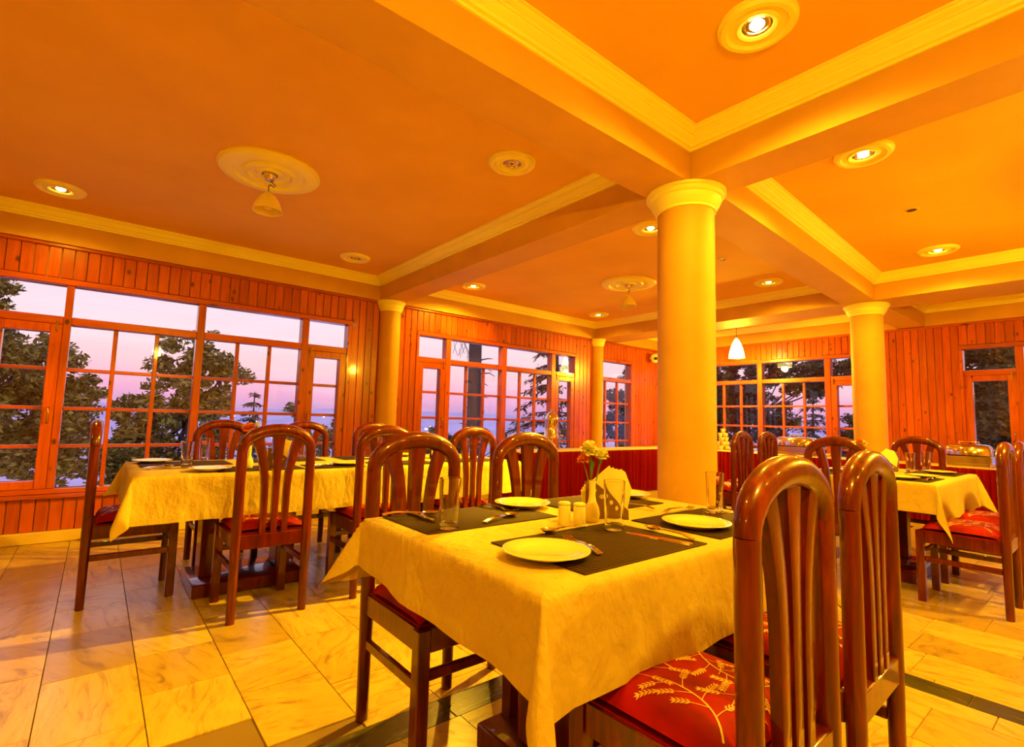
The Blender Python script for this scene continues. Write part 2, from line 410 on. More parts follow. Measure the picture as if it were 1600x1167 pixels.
# ------------------------------------------------------------------ walls
def LP(s, n, z): return (s, YW - n, z)          # on the left wall: s along it, n into the room
def FP(s, n, z): return (XW - n, s, z)
class WB(MB):
    """boxes in wall coordinates"""
    def __init__(s, P): super().__init__(); s.P = P
    def wb(s, s0, s1, n0, n1, z0, z1):
        a, b = s.P(s0, n0, z0), s.P(s1, n1, z1)
        return s.box(min(a[0], b[0]), max(a[0], b[0]), min(a[1], b[1]), max(a[1], b[1]), z0, z1)
    def wbb(s, s0, s1, n0, n1, z0, z1, b=0.004):
        a, c = s.P(s0, n0, z0), s.P(s1, n1, z1)
        return s.bbox(min(a[0], c[0]), max(a[0], c[0]), min(a[1], c[1]), max(a[1], c[1]), z0, z1, b)
WINS_L = [(-0.82, 2.42), (3.345, 6.53), (7.0, 8.15)]
WINS_F = [(2.55, 5.87), (-0.4, 1.475)]
ZS, ZH = 0.385, 2.375                            # rough opening
def wall(name, P, s0, s1, wins, bandz=ZC):
    w = WB(P); cur = s0
    for a, b in sorted(wins):
        w.wb(cur, a, -0.2, -0.022, 0, bandz); cur = b
        w.wb(a, b, -0.2, -0.022, 0, ZS); w.wb(a, b, -0.2, -0.022, ZH, bandz)
    w.wb(cur, s1, -0.2, -0.022, 0, bandz)
    return tag(obj(name, w, M['exterior'], smooth=False), kind='structure')
wall_left = wall('wall_left', LP, XB, XW + 0.2, WINS_L)
wall_far = wall('wall_far', FP, YR, YW + 0.178, WINS_F)
tag(obj('wall_back', MB().box(XB - 0.2, XB, YR, YW, 0, ZC), M['plaster'], smooth=False), kind='structure')
tag(obj('wall_right', MB().box(XB, XW + 0.2, YR - 0.2, YR, 0, ZC), M['plaster'], smooth=False), kind='structure')
PW = 0.093
def plank_mesh(P, z0, z1):
    w = WB(P); h = PW / 2 - 0.003
    if P is LP: w.bbox(-h, h, 0, 0.021, z0, z1, 0.004)
    else: w.bbox(0, 0.021, -h, h, z0, z1, 0.004)
    return w.mesh('plank', M['pine'])
def planks(w, P, s0, s1, wins):
    full, top, low = plank_mesh(P, 0.10, 2.69), plank_mesh(P, ZH + 0.02, 2.69), plank_mesh(P, 0.10, ZS)
    def put(me, a, b):
        n = max(1, round((b - a) / PW)); st = (b - a) / n
        for i in range(n):
            s = a + st * (i + 0.5); p = P(s, 0, 0)
            o = link('plank', me, w, (p[0], p[1], 0)); o.scale = (st / PW, 1, 1) if P is LP else (1, st / PW, 1)
    cur = s0
    for a, b in sorted(wins):
        if a > cur: put(full, cur, a)
        put(top, a, b); put(low, a, b); cur = b
    if s1 > cur: put(full, cur, s1)
planks(wall_left, LP, -1.2, XW, WINS_L)
planks(wall_far, FP, -0.5, YW, WINS_F)
obj('top_trim', WB(LP).wbb(-1.2, XW, -0.01, 0.02, 2.675, 2.712, 0.006), M['pine_x'], wall_left)
obj('top_trim', WB(FP).wbb(-0.6, YW - 0.02, -0.01, 0.02, 2.675, 2.712, 0.006), M['pine_y'], wall_far)
tag(obj('baseboard_left', WB(LP).wbb(XB, XW, -0.02, 0.05, 0, 0.10, 0.008), M['skirting']), kind='structure')
tag(obj('baseboard_far', WB(FP).wbb(-1.0, YW - 0.05, -0.02, 0.05, 0, 0.10, 0.008), M['skirting']), kind='structure')

# ------------------------------------------------------------------ windows
ROWS = (1.555, 1.195, 0.848)
def window(name, P, opening, segs, rail, single=()):
    """segs: list of ('fix'|'cas', s0, s1, hinge_side); mullions fill the gaps"""
    root = link(name, None); tag(root, kind='structure')
    a, b = opening
    def part(nm, w, mat, par=None): return obj(nm, w, mat, par or root)
    part('frame', WB(P).wbb(a, b, -0.13, 0.015, 2.335, ZH + 0.015, 0.005), rail)
    part('frame', WB(P).wbb(a, b, -0.13, 0.015, 0.425, 0.47, 0.005), rail)
    part('frame', WB(P).wbb(a, segs[0][1], -0.13, 0.012, 0.47, 2.335, 0.005), M['pine'])
    part('frame', WB(P).wbb(segs[-1][2], b, -0.13, 0.012, 0.47, 2.335, 0.005), M['pine'])
    part('window_sill', WB(P).wbb(a - 0.03, b + 0.03, -0.13, 0.05, ZS, 0.425, 0.008), rail)
    for q, w in zip(segs, segs[1:]): part('mullion', WB(P).wbb(q[2], w[1], -0.12, 0.005, 0.47, 2.335, 0.005), M['pine'])
    for i, (kd, s0, s1, side) in enumerate(segs):
        part('transom', WB(P).wbb(s0, s1, -0.12, 0.0, 1.965, 2.04, 0.005), rail)
        part('pane', WB(P).wb(s0, s1, -0.072, -0.068, 2.04, 2.335), M['pane'])
        if kd == 'fix':
            n = 3; st = (s1 - s0) / n
            for k in range(n):
                zs = [0.47, *sorted(ROWS), 1.965]
                for z0, z1 in zip(zs, zs[1:]): part('pane', WB(P).wb(s0 + st * k, s0 + st * (k + 1), -0.072, -0.068, z0, z1), M['pane'])
            for k in range(1, n): part('muntin', WB(P).wbb(s0 + st * k - 0.018, s0 + st * k + 0.018, -0.095, -0.045, 0.47, 1.965, 0.004), M['pine'])
            for z in ROWS: part('muntin', WB(P).wbb(s0, s1, -0.09, -0.050, z - 0.017, z + 0.017, 0.004), rail)
        else:
            cs = part('casement', WB(P).wbb(s0, s0 + 0.085, -0.10, 0.0, 0.47, 1.965, 0.005).wbb(s1 - 0.085, s1, -0.10, 0.0, 0.47, 1.965, 0.005)
                      .wbb(s0 + 0.085, s1 - 0.085, -0.10, -0.002, 1.885, 1.965, 0.005).wbb(s0 + 0.085, s1 - 0.085, -0.10, -0.002, 0.47, 0.545, 0.005), M['pine'])
            part('pane', WB(P).wb(s0 + 0.085, s1 - 0.085, -0.082, -0.078, 0.545, 1.885), M['pane'], cs)
            if i not in single:
                for z in ROWS: part('muntin', WB(P).wbb(s0 + 0.085, s1 - 0.085, -0.095, -0.055, z - 0.017, z + 0.017, 0.004), rail, cs)
            hs = s0 + 0.04 if side < 0 else s1 - 0.04
            h = MB(); p0, p1 = P(hs, 0.0, 1.16), P(hs, 0.03, 1.16)
            h.tube([P(hs, -0.005, 1.20), P(hs, 0.03, 1.19), P(hs, 0.034, 1.14), P(hs, 0.03, 1.07), P(hs, -0.005, 1.06)], 0.008, 6, ref=(0.3, 0.3, 1))
            part('handle', h, M['brass'], cs)
            part('bolt', WB(P).wbb(hs - 0.008, hs + 0.008, -0.005, 0.014, 1.90, 2.00, 0.003), M['brass'], cs)
    return root
window('window_1', LP, WINS_L[0], [('cas', -0.775, -0.30, 1), ('fix', -0.245, 0.755, 0), ('fix', 0.825, 1.82, 0), ('cas', 1.90, 2.375, -1)], M['pine_x'])
window('window_2', LP, WINS_L[1], [('cas', 3.385, 3.83, 1), ('fix', 3.91, 4.865, 0), ('fix', 4.95, 5.93, 0), ('cas', 6.02, 6.49, -1)], M['pine_x'])
window('window_3', LP, WINS_L[2], [('fix', 7.04, 8.09, 0)], M['pine_x'])
window('window_4', FP, WINS_F[0], [('cas', 2.60, 3.09, 1), ('fix', 3.18, 4.20, 0), ('fix', 4.285, 5.29, 0), ('cas', 5.37, 5.83, -1)], M['pine_y'])
window('window_5', FP, WINS_F[1], [('fix', -0.36, 0.84, 0), ('cas', 0.92, 1.44, -1)], M['pine_y'], single=(1,))

# ------------------------------------------------------------------ columns
CAP = [(1.0, 0.0), (1.06, 0.004), (1.06, 0.018), (1.10, 0.026), (1.20, 0.055), (1.24, 0.075), (1.24, 0.083), (1.30, 0.090), (1.34, 0.104), (1.34, 0.112), (1.41, 0.118), (1.41, 0.135), (1.0, 0.136)]
def column(x, y, R, label):
    t = empty('column', (x, y, 0)); tag(t, label, 'column', kind='structure')
    obj('shaft', MB().lathe([(R, 0), (R, ZB)], n=48), M['plaster'], t)
    obj('capital', MB().lathe([(R * a, ZB - 0.136 + z) for a, z in CAP], n=48), M['moulding'], t, angle=25)
column(2.925, 1.803, 0.18, 'thick cream column standing right behind the nearest dining table')
column(7.25, 2.0, 0.172, 'cream column beyond the right-hand table, in front of the far windows')
column(2.925, 6.17, 0.135, 'half-round cream column on the window wall left of the curtained buffet')
column(7.06, 6.17, 0.105, 'slender half-round cream column behind the steel urn on the window wall')

# ------------------------------------------------------------------ outside
def hillside():
    mb = MB(); rr = random.Random(5); ph = [rr.uniform(0, 6.28) for _ in range(6)]
    def ridge(a): return 1.0 + 0.55 * sin(a * 3 + ph[0]) + 0.3 * sin(a * 9 + ph[1]) + 0.12 * sin(a * 23 + ph[2])
    def fn(u, v):
        a = -0.9 + u * 3.3; R = 250 + v * v * 2300; el = -16 + (16 - 0.1 + 0.45 * ridge(a)) * v ** 0.8
        return (R * cos(a), R * sin(a), 1.2 + R * math.tan(radians(el)) + (3 * sin(a * 40 + v * 9) if 0.1 < v < 0.95 else 0))
    mb.grid(90, 14, fn)
    return mb
tag(obj('distant_hillside', hillside(), M['hill']), 'hillside beyond the left windows, haze painted in as blue', 'hill', kind='structure')
gm = MB(); gm.grid(24, 12, lambda u, v: (cos(-0.9 + u * 3.3) * (14 + v * 250), 6 + sin(-0.9 + u * 3.3) * (10 + v * 250) if True else 0, -3.5 - v * 70))
tag(obj('garden_slope', gm, M['garden']), kind='structure')
tl = MB(); rr = random.Random(3)
for k in range(90):
    a = radians(rr.choice([rr.uniform(74, 97), rr.uniform(58, 72)])); el = radians(rr.uniform(-4.5, -0.2)); R = 1500; s = rr.uniform(0.7, 1.8)
    c = Vector((R * cos(a) * 0.4, R * sin(a) * 0.4, 1.2 + R * 0.4 * math.tan(el))); s *= 0.55
    tl.add([c + Vector(d) * s for d in ((1, 0, 0), (-1, 0, 0), (0, 1, 0), (0, -1, 0), (0, 0, 1), (0, 0, -1))],
           [(0, 2, 4), (2, 1, 4), (1, 3, 4), (3, 0, 4), (2, 0, 5), (1, 2, 5), (3, 1, 5), (0, 3, 5)])
tag(obj('town_lights', tl, M['town_light']), 'scattered town lights on the hazy hillside', 'lights', kind='stuff')

def px(x, y):
    v = Vector((x - 800, -(y - 583.5), FPX)); return r2 * v.x + u2 * v.y + fwd * v.z
def at_y(x, y, Y): d = px(x, y); return EYE + d * (Y / d.y)
def at_x(x, y, X): d = px(x, y); return EYE + d * (X / d.x)
def leaves(mb, c, rad, n, size, rr, flat=1.0):
    for _ in range(n):
        d = Vector((rr.gauss(0, 1), rr.gauss(0, 1), rr.gauss(0, 1))).normalized() * (rr.random() ** 0.45)
        p = c + Vector((d.x * rad[0], d.y * rad[1], d.z * rad[2]))
        a = Vector((rr.gauss(0, 1), rr.gauss(0, 1), rr.gauss(0, 0.7) * flat)).normalized(); b = a.cross(Vector((rr.gauss(0, 1), rr.gauss(0, 1), rr.gauss(0, 1)))).normalized()
        s = size * rr.uniform(0.5, 1.3)
        mb.add([p - a * s, p + b * s * 0.45, p + a * s, p - b * s * 0.45], [(0, 1, 2, 3)])
def leafy_tree(blobs, trunk, label, mat, leaf=0.075, dens=900, seed=1, ground=-4.0):
    rr = random.Random(seed); base = Vector((trunk[0], trunk[1], ground))
    t = empty('leafy_tree', base); tag(t, label, 'tree', 'trees outside the windows')
    f = MB(); tk = MB(); top = Vector((trunk[0], trunk[1], trunk[2])) - base
    tk.tube([(0, 0, 0), top * 0.5 + Vector((0.1, 0, 0)), top], [trunk[3], trunk[3] * 0.7, trunk[3] * 0.35], 8, ref=(0, 1, 0))
    for c, r in blobs:
        c = Vector(c) - base; k = max(9, int(22 * r * r))
        tk.tube([top * 0.75, (top * 0.75 + c) / 2 + Vector((0, 0, -0.1)), c], [trunk[3] * 0.3, trunk[3] * 0.18, 0.02], 5)
        for _ in range(k):
            d = Vector((rr.gauss(0, 1), rr.gauss(0, 1), rr.gauss(0, 1))).normalized() * r * rr.random() ** 0.4
            q = c + d; cr_ = (0.16 + 0.13 * r) * rr.uniform(0.6, 1.3)
            leaves(f, q, (cr_, cr_, cr_ * 0.8), int(dens * cr_ * cr_ * 2.4), leaf, rr)
            if rr.random() < 0.3: tk.tube([c, q], [0.025, 0.010], 4)
    obj('trunk', tk, M['bark'], t); tag(obj('foliage', f, mat, t, smooth=False), kind='stuff'); return t
def conifer(base, h, spread, label, seed, mat, lower=0.0, needles=0.13, only=None):
    rr = random.Random(seed); t = empty('cedar_tree', base); tag(t, label, 'tree', 'trees outside the windows')
    tk = MB().tube([(0, 0, 0), (0, 0, h * 0.5), (0, 0, h)], [h * 0.022, h * 0.014, 0.015], 8, ref=(0, 1, 0)); f = MB(); z = h * max(lower, 0.12)
    while z < h * 0.99:
        L = spread * (1 - z / h) ** 0.8 + 0.1
        for k in range(7):
            a = rr.uniform(0, 2 * pi)
            if only and rr.random() < 0.6: a = rr.uniform(*only)
            l = L * rr.uniform(0.7, 1.1); e = Vector((cos(a) * l, sin(a) * l, z - l * 0.22)); s = Vector((0, 0, z + 0.05 * l)); mid = (s + e) / 2 + Vector((0, 0, l * 0.09))
            tk.tube([s, mid, e], [0.02 + 0.006 * l, 0.014, 0.006], 4)
            for i in range(int(14 + l * 34)):
                u = rr.uniform(0.2, 1.0); p = s.lerp(mid, u * 2) if u < 0.5 else mid.lerp(e, u * 2 - 1)
                w = l * 0.2 * (1.15 - u); p = p + Vector((rr.gauss(0, w), rr.gauss(0, w), rr.gauss(0, 0.03) - 0.02))
                d = Vector((cos(a + rr.gauss(0, 0.7)), sin(a + rr.gauss(0, 0.7)), rr.uniform(-0.9, -0.1))).normalized(); b = d.cross(Vector((rr.gauss(0, 0.3), rr.gauss(0, 0.3), 1))).normalized()
                q = needles * rr.uniform(0.6, 1.5); f.add([p, p + d * q * 0.5 + b * q * 0.16, p + d * q, p + d * q * 0.5 - b * q * 0.16], [(0, 1, 2, 3)])
        z += h * 0.045 * rr.uniform(0.7, 1.3)
    obj('trunk', tk, M['bark'], t); tag(obj('foliage', f, mat, t, smooth=False), kind='stuff'); return t
Y1 = 15.0
def blob(x, y, r, Y=Y1, jitter=0.0): p = at_y(x, y, Y + jitter); return (tuple(p), r)
p = at_y(20, 500, Y1)
leafy_tree([blob(15, 570, 1.1), blob(60, 600, 0.8), blob(20, 660, 1.2), blob(-40, 620, 1.2), blob(55, 700, 0.9), blob(125, 612, 0.42), blob(10, 730, 1.0), blob(115, 660, 0.5), blob(0, 455, 0.5)],
           (p.x - 0.3, Y1, p.z, 0.22), 'olive leafy tree behind the leftmost window sash', M['foliage'], seed=2)
p = at_y(305, 560, Y1 + 1)
leafy_tree([blob(300, 555, 0.95), blob(345, 590, 0.65), blob(275, 610, 0.6), blob(330, 635, 0.7), blob(280, 680, 1.0), blob(215, 675, 0.85), blob(340, 700, 0.9), blob(205, 640, 0.45), blob(250, 735, 1.0), blob(170, 740, 0.8)],
           (p.x, Y1 + 1, p.z, 0.25), 'broad leafy tree filling the middle of the left window', M['foliage'], seed=4)
c = at_y(392, 700, 20.0); conifer((c.x, 20.0, -4.0), at_y(394, 612, 20.0).z + 4.0, 1.9, 'small cedar with drooping tips behind the vase on the long table', 6, M['foliage_dark'], 0.45)
p = at_y(466, 640, 17)
leafy_tree([blob(467, 640, 0.32, 17), blob(470, 690, 0.4, 17), blob(505, 690, 0.55, 17), blob(535, 680, 0.6, 17)], (p.x + 0.4, 17, p.z - 0.6, 0.12), 'low leafy tree behind the right sash of the left window', M['foliage'], seed=8)
p = at_y(668, 690, 18)
leafy_tree([blob(672, 688, 0.75, 18), blob(650, 700, 0.6, 18)], (p.x, 18, p.z - 0.4, 0.12), 'round bush behind the left sash of the middle window', M['foliage'], seed=9)
# bare tall pine trunk with vines
c = at_y(742, 620, 14.0); t = empty('bare_pine', (c.x, 14.0, -4)); tag(t, 'tall bare pine trunk with broken branch stubs behind the middle window', 'tree', 'trees outside the windows')
h = at_y(738, 500, 14.0).z + 4 + 1.5
tk = MB().tube([(0, 0, 0), (-0.03, 0, h * 0.5), (-0.06, 0, h)], [0.30, 0.235, 0.2], 10, ref=(0, 1, 0)); rr = random.Random(21)
obj('trunk', tk, M['bark'], t); tw = MB()
for k in range(44):
    z = rr.uniform(h * 0.40, h * 0.98); a = rr.choice([0, pi]) + rr.gauss(0, 0.5); l = rr.uniform(0.3, 0.55)
    s = Vector((0.15 * cos(a), 0.15 * sin(a), z)); tw.tube([s, s + Vector((cos(a) * l * 0.6, sin(a) * l * .6, 0.05)), s + Vector((cos(a) * l, sin(a) * l, rr.uniform(-.12, .1)))], [0.03, 0.02, 0.008], 5)
for k in range(9):
    x0 = -0.25 - rr.random() * 0.5; z = h * 0.97; pts = []
    for i in range(12): pts.append((x0 + 0.12 * sin(i * 1.3 + k), 0.1, z)); z -= rr.uniform(0.15, 0.3)
    tw.tube(pts, 0.008, 4)
tag(obj('twigs', tw, M['bark'], t), kind='stuff')
p = at_y(718, 690, 19)
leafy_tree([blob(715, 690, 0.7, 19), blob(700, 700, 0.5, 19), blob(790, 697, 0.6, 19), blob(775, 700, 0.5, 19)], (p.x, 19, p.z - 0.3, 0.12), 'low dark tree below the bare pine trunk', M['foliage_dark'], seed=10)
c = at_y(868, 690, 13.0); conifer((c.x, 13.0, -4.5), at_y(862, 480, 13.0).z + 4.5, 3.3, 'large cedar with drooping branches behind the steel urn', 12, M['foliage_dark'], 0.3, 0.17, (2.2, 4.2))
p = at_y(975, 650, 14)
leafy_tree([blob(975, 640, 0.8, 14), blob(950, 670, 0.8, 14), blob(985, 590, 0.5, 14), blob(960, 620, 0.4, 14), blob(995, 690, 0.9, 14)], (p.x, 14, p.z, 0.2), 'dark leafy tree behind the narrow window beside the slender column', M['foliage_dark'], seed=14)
def fblob(x, y, r, X=20.0): return (tuple(at_x(x, y, X)), r)
p = at_x(1160, 640, 20)
leafy_tree([fblob(1135, 600, 1.0), fblob(1165, 590, 1.0), fblob(1150, 640, 1.2), fblob(1195, 660, 1.1), fblob(1130, 690, 1.0), fblob(1225, 690, 0.9), fblob(1185, 610, 0.8), fblob(1100, 640, 1.3), fblob(1060, 620, 1.4)],
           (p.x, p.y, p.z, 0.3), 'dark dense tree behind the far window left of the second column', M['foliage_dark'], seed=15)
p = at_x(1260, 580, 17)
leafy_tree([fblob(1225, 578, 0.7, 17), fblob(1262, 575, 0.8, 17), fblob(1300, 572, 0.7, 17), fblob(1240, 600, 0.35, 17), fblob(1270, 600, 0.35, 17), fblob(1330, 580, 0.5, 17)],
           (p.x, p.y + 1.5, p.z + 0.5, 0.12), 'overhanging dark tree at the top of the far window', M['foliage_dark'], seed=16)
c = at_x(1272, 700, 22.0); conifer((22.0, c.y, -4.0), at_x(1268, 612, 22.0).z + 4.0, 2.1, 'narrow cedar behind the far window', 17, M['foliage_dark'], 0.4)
p = at_x(1545, 545, 16)
leafy_tree([fblob(1530, 548, 0.4, 16), fblob(1560, 552, 0.35, 16), fblob(1550, 572, 0.25, 16), fblob(1570, 640, 1.5, 16), fblob(1540, 700, 1.4, 16), fblob(1600, 560, 0.9, 16), fblob(1545, 640, 1.0, 16), fblob(1540, 600, .5, 16)],
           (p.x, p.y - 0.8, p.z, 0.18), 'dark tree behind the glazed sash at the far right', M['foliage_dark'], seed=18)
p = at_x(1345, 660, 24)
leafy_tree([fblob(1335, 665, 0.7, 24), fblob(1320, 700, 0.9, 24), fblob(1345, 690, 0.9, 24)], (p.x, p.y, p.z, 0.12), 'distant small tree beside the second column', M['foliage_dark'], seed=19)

# ------------------------------------------------------------------ ceiling fittings
def rosette_prof(R, big=False):
    if big: return [(0.05, -0.008), (0.055, -0.03), (0.09, -0.034), (0.10, -0.018), (0.14, -0.020), (0.155, -0.036), (0.175, -0.034), (0.19, -0.018), (0.235, -0.020), (0.25, -0.040), (0.285, -0.042), (0.31, -0.034), (0.335, -0.028), (0.35, -0.012), (0.35, 0.0)]
    return [(0.062, -0.004), (0.066, -0.016), (0.082, -0.022), (0.095, -0.014), (0.118, -0.016), (0.130, -0.028), (0.150, -0.027), (0.160, -0.014), (0.166, -0.012), (0.168, 0.0)]
ros_me = MB().lathe(rosette_prof(0.168), n=40, caps=False).mesh('rosette', M['moulding'], angle=25)
rosb_me = MB().lathe(rosette_prof(0.35, True), n=56, caps=False).mesh('rosette', M['moulding'], angle=25)
can_me = MB().lathe([(0.060, -0.006), (0.056, -0.012), (0.050, -0.010), (0.046, 0.0), (0.03, 0.0)], n=24).mesh('trim_ring', M['steel'])
lamp_me = MB().lathe([(0.004, -0.020), (0.024, -0.018), (0.032, -0.008), (0.032, 0.0)], n=20).mesh('bulb', M['bulb_lit'])
lampoff_me = MB().lathe([(0.006, -0.014), (0.010, -0.010), (0.026, -0.012), (0.032, -0.006), (0.032, 0.0)], n=20).mesh('bulb', M['shade'])
dot_me = MB().lathe([(0.003, -0.0155), (0.009, -0.0145), (0.009, -0.010)], n=12).mesh('lamp_hole', M['black'])
def downlight(x, y, lit, label, power=1.0, aim=None):
    t = empty('downlight', (x, y, ZC)); tag(t, label, 'ceiling light', 'ceiling downlights in plaster rosettes')
    link('rosette', ros_me, t); link('trim_ring', can_me, t); bl = link('bulb', lamp_me if lit else lampoff_me, t)
    if not lit: link('lamp_hole', dot_me, bl)
    if lit:
        lp = lamp('SPOT', t, (0, 0, -0.035), K_SPOT * power, 0.03, 78 if aim else 158, 0.5)
        if aim:                                                                      # a swivelling spot turned towards the window tables
            lp.rotation_euler = (Vector(aim) - Vector((x, y, ZC))).to_track_quat('-Z', 'Y').to_euler()
downlight(-0.37, 5.49, True, 'lit downlight at the far left of the left ceiling panel, by the windows', 0.6)
downlight(2.12, 2.66, False, 'unlit downlight nearest the thick column in the left ceiling panel')
downlight(2.15, 5.52, False, 'unlit downlight near the left half-round wall column')
downlight(3.83, 5.57, True, 'lit downlight just right of the left half-round wall column', 2.2)
downlight(3.83, 2.72, True, 'lit downlight half hidden by the left edge of the thick column', 21, (0.1, 3.75, 0.0))
downlight(6.40, 5.58, True, 'small lit downlight below the farther pendant lamp', 0.4)
downlight(6.37, 2.78, True, 'lit downlight between the thick column and the second column', 1)
downlight(2.16, 0.97, True, 'large lit downlight at the top edge of the picture', 1.4)
downlight(3.76, 1.02, True, 'lit downlight half hidden by the beam right of the thick column', 2.2)
downlight(6.37, 1.13, True, 'lit downlight above the second column on the right', 1.3)
for (x, y, lb) in ((-0.37, 0.97, 'added lit downlight over the near left, outside the picture'), (2.16, -1.5, 'added lit downlight behind the viewer on the right'), (3.76, -1.6, 'added lit downlight over the near right, outside the picture'), (6.37, -1.6, 'added lit downlight over the far right, outside the picture')):
    downlight(x, y, True, lb, 0.7)  # unseen downlights, added to help light the room
for (x, y, lb) in ((5.05, 1.05, 'empty lamp hole in the right ceiling panel'), (5.15, 2.73, 'empty lamp hole in the middle ceiling panel')):
    t = empty('ceiling_socket', (x, y, ZC)); tag(t, lb, 'ceiling socket')
    obj('ring', MB().lathe([(0.035, -0.004), (0.050, -0.006), (0.055, 0.0)], n=20, caps=False), M['ceiling'], t); obj('hole', MB().lathe([(0.036, -0.003), (0.036, 0)], n=16), M['black'], t)
def pendant(x, y, label, lit=False, drop=0.16, R=0.105, H=0.15, big=True, power=1.0, vis=True):
    t = empty('pendant_lamp', (x, y, ZC)); tag(t, label, 'pendant lamp')
    link('rosette', rosb_me if big else ros_me, t)
    obj('canopy', MB().lathe([(0.012, -0.075), (0.03, -0.07), (0.045, -0.045), (0.048, -0.02), (0.046, -0.006)], n=20), M['steel'], t)
    cd = [(0, 0, -0.07), (0.02, 0, -0.085), (0.045, 0.005, -0.095), (0.035, 0.01, -0.11), (0.008, 0.005, -0.10), (-0.004, 0, -0.12), (0, 0, -drop)] if drop < 0.2 else [(0, 0, -0.06), (0, 0, -drop)]
    obj('cord', MB().tube(cd, 0.0035, 6), M['black'], t)
    pr = [(0.012, 0.0), (0.028, -0.012), (0.055, -0.040), (0.080, -0.078), (0.097, -0.120), (0.105, -0.150)]
    pr = [(r * R / 0.105, z * H / 0.15 - drop) for r, z in pr]
    inner = [(max(r - 0.005, 0.004), z) for r, z in reversed(pr)]
    obj('lamp_shade', MB().lathe(pr + inner, n=32, caps=False), M['shade_lit'] if lit else M['shade'], t)
    zb = -drop - H * 0.62
    obj('bulb', MB().lathe([(0.008, zb - 0.045), (0.025, zb - 0.036), (0.033, zb - 0.01), (0.028, zb + 0.02), (0.014, zb + 0.045), (0.012, zb + 0.06)], n=16), M['bulb_lit'] if lit else M['shade'], t)
    if lit: lamp('POINT', t, (0, 0, -drop - H - 0.03), K_PEND * power, 0.06)
pendant(0.865, 3.98, 'unlit bell-shaped pendant under the large plaster rosette on the left')
pendant(5.196, 4.03, 'unlit bell-shaped pendant hanging in the middle ceiling panel left of the thick column')
pendant(8.4, 4.22, 'glowing white pendant hanging in front of the far window', True, 0.31, 0.13, 0.34, False, 1.9)
pendant(0.89, -0.25, 'lit pendant over the viewer, outside the picture', True, 0.45, 0.105, 0.15, True, 1.0)
pendant(5.05, -0.3, 'added lit pendant over the right-hand side, outside the picture', True, 0.45, 0.105, 0.15, True, 1.7)  # unseen lamp added to brighten the right-hand side

pendant(-3.3, 3.98, 'added fill pendant in the unseen bay left of the picture', True, 0.30, 0.105, 0.15, True, 0.4)  # unseen fill lamp added to lift the left ceiling panel
pendant(-3.3, -0.6, 'added fill pendant, unseen far behind the viewer', True, 0.45, 0.105, 0.15, True, 0.5)  # second unseen fill lamp, added for more light on the ceiling

# ------------------------------------------------------------------ wall camera
t = empty('security_camera', (8.70, 6.17, 2.52)); tag(t, 'small white wall camera with dark lens high beside the thick column', 'camera')
obj('bracket', MB().bbox(-0.03, 0.03, -0.10, 0.02, -0.02, 0.02), M['white_plastic'], t)
cm = MB().lathe([(0.05, 0), (0.085, 0.01), (0.095, 0.05), (0.09, 0.12), (0.04, 0.15)], n=20); ang = Matrix.Rotation(radians(118), 4, 'X') @ Matrix.Identity(4)
rotm = Matrix.Rotation(radians(50), 4, 'Z').inverted() @ Matrix.Rotation(radians(100), 4, 'X')
def turn(mb, mx, off):
    mb.v = [tuple(mx @ Vector(p) + Vector(off)) for p in mb.v]; return mb
obj('body', turn(cm, rotm, (0, -0.10, 0)), M['white_plastic'], t)
obj('lens', turn(MB().lathe([(0.03, 0.148), (0.033, 0.165), (0.01, 0.168)], n=16), rotm, (0, -0.10, 0)), M['black'], t)

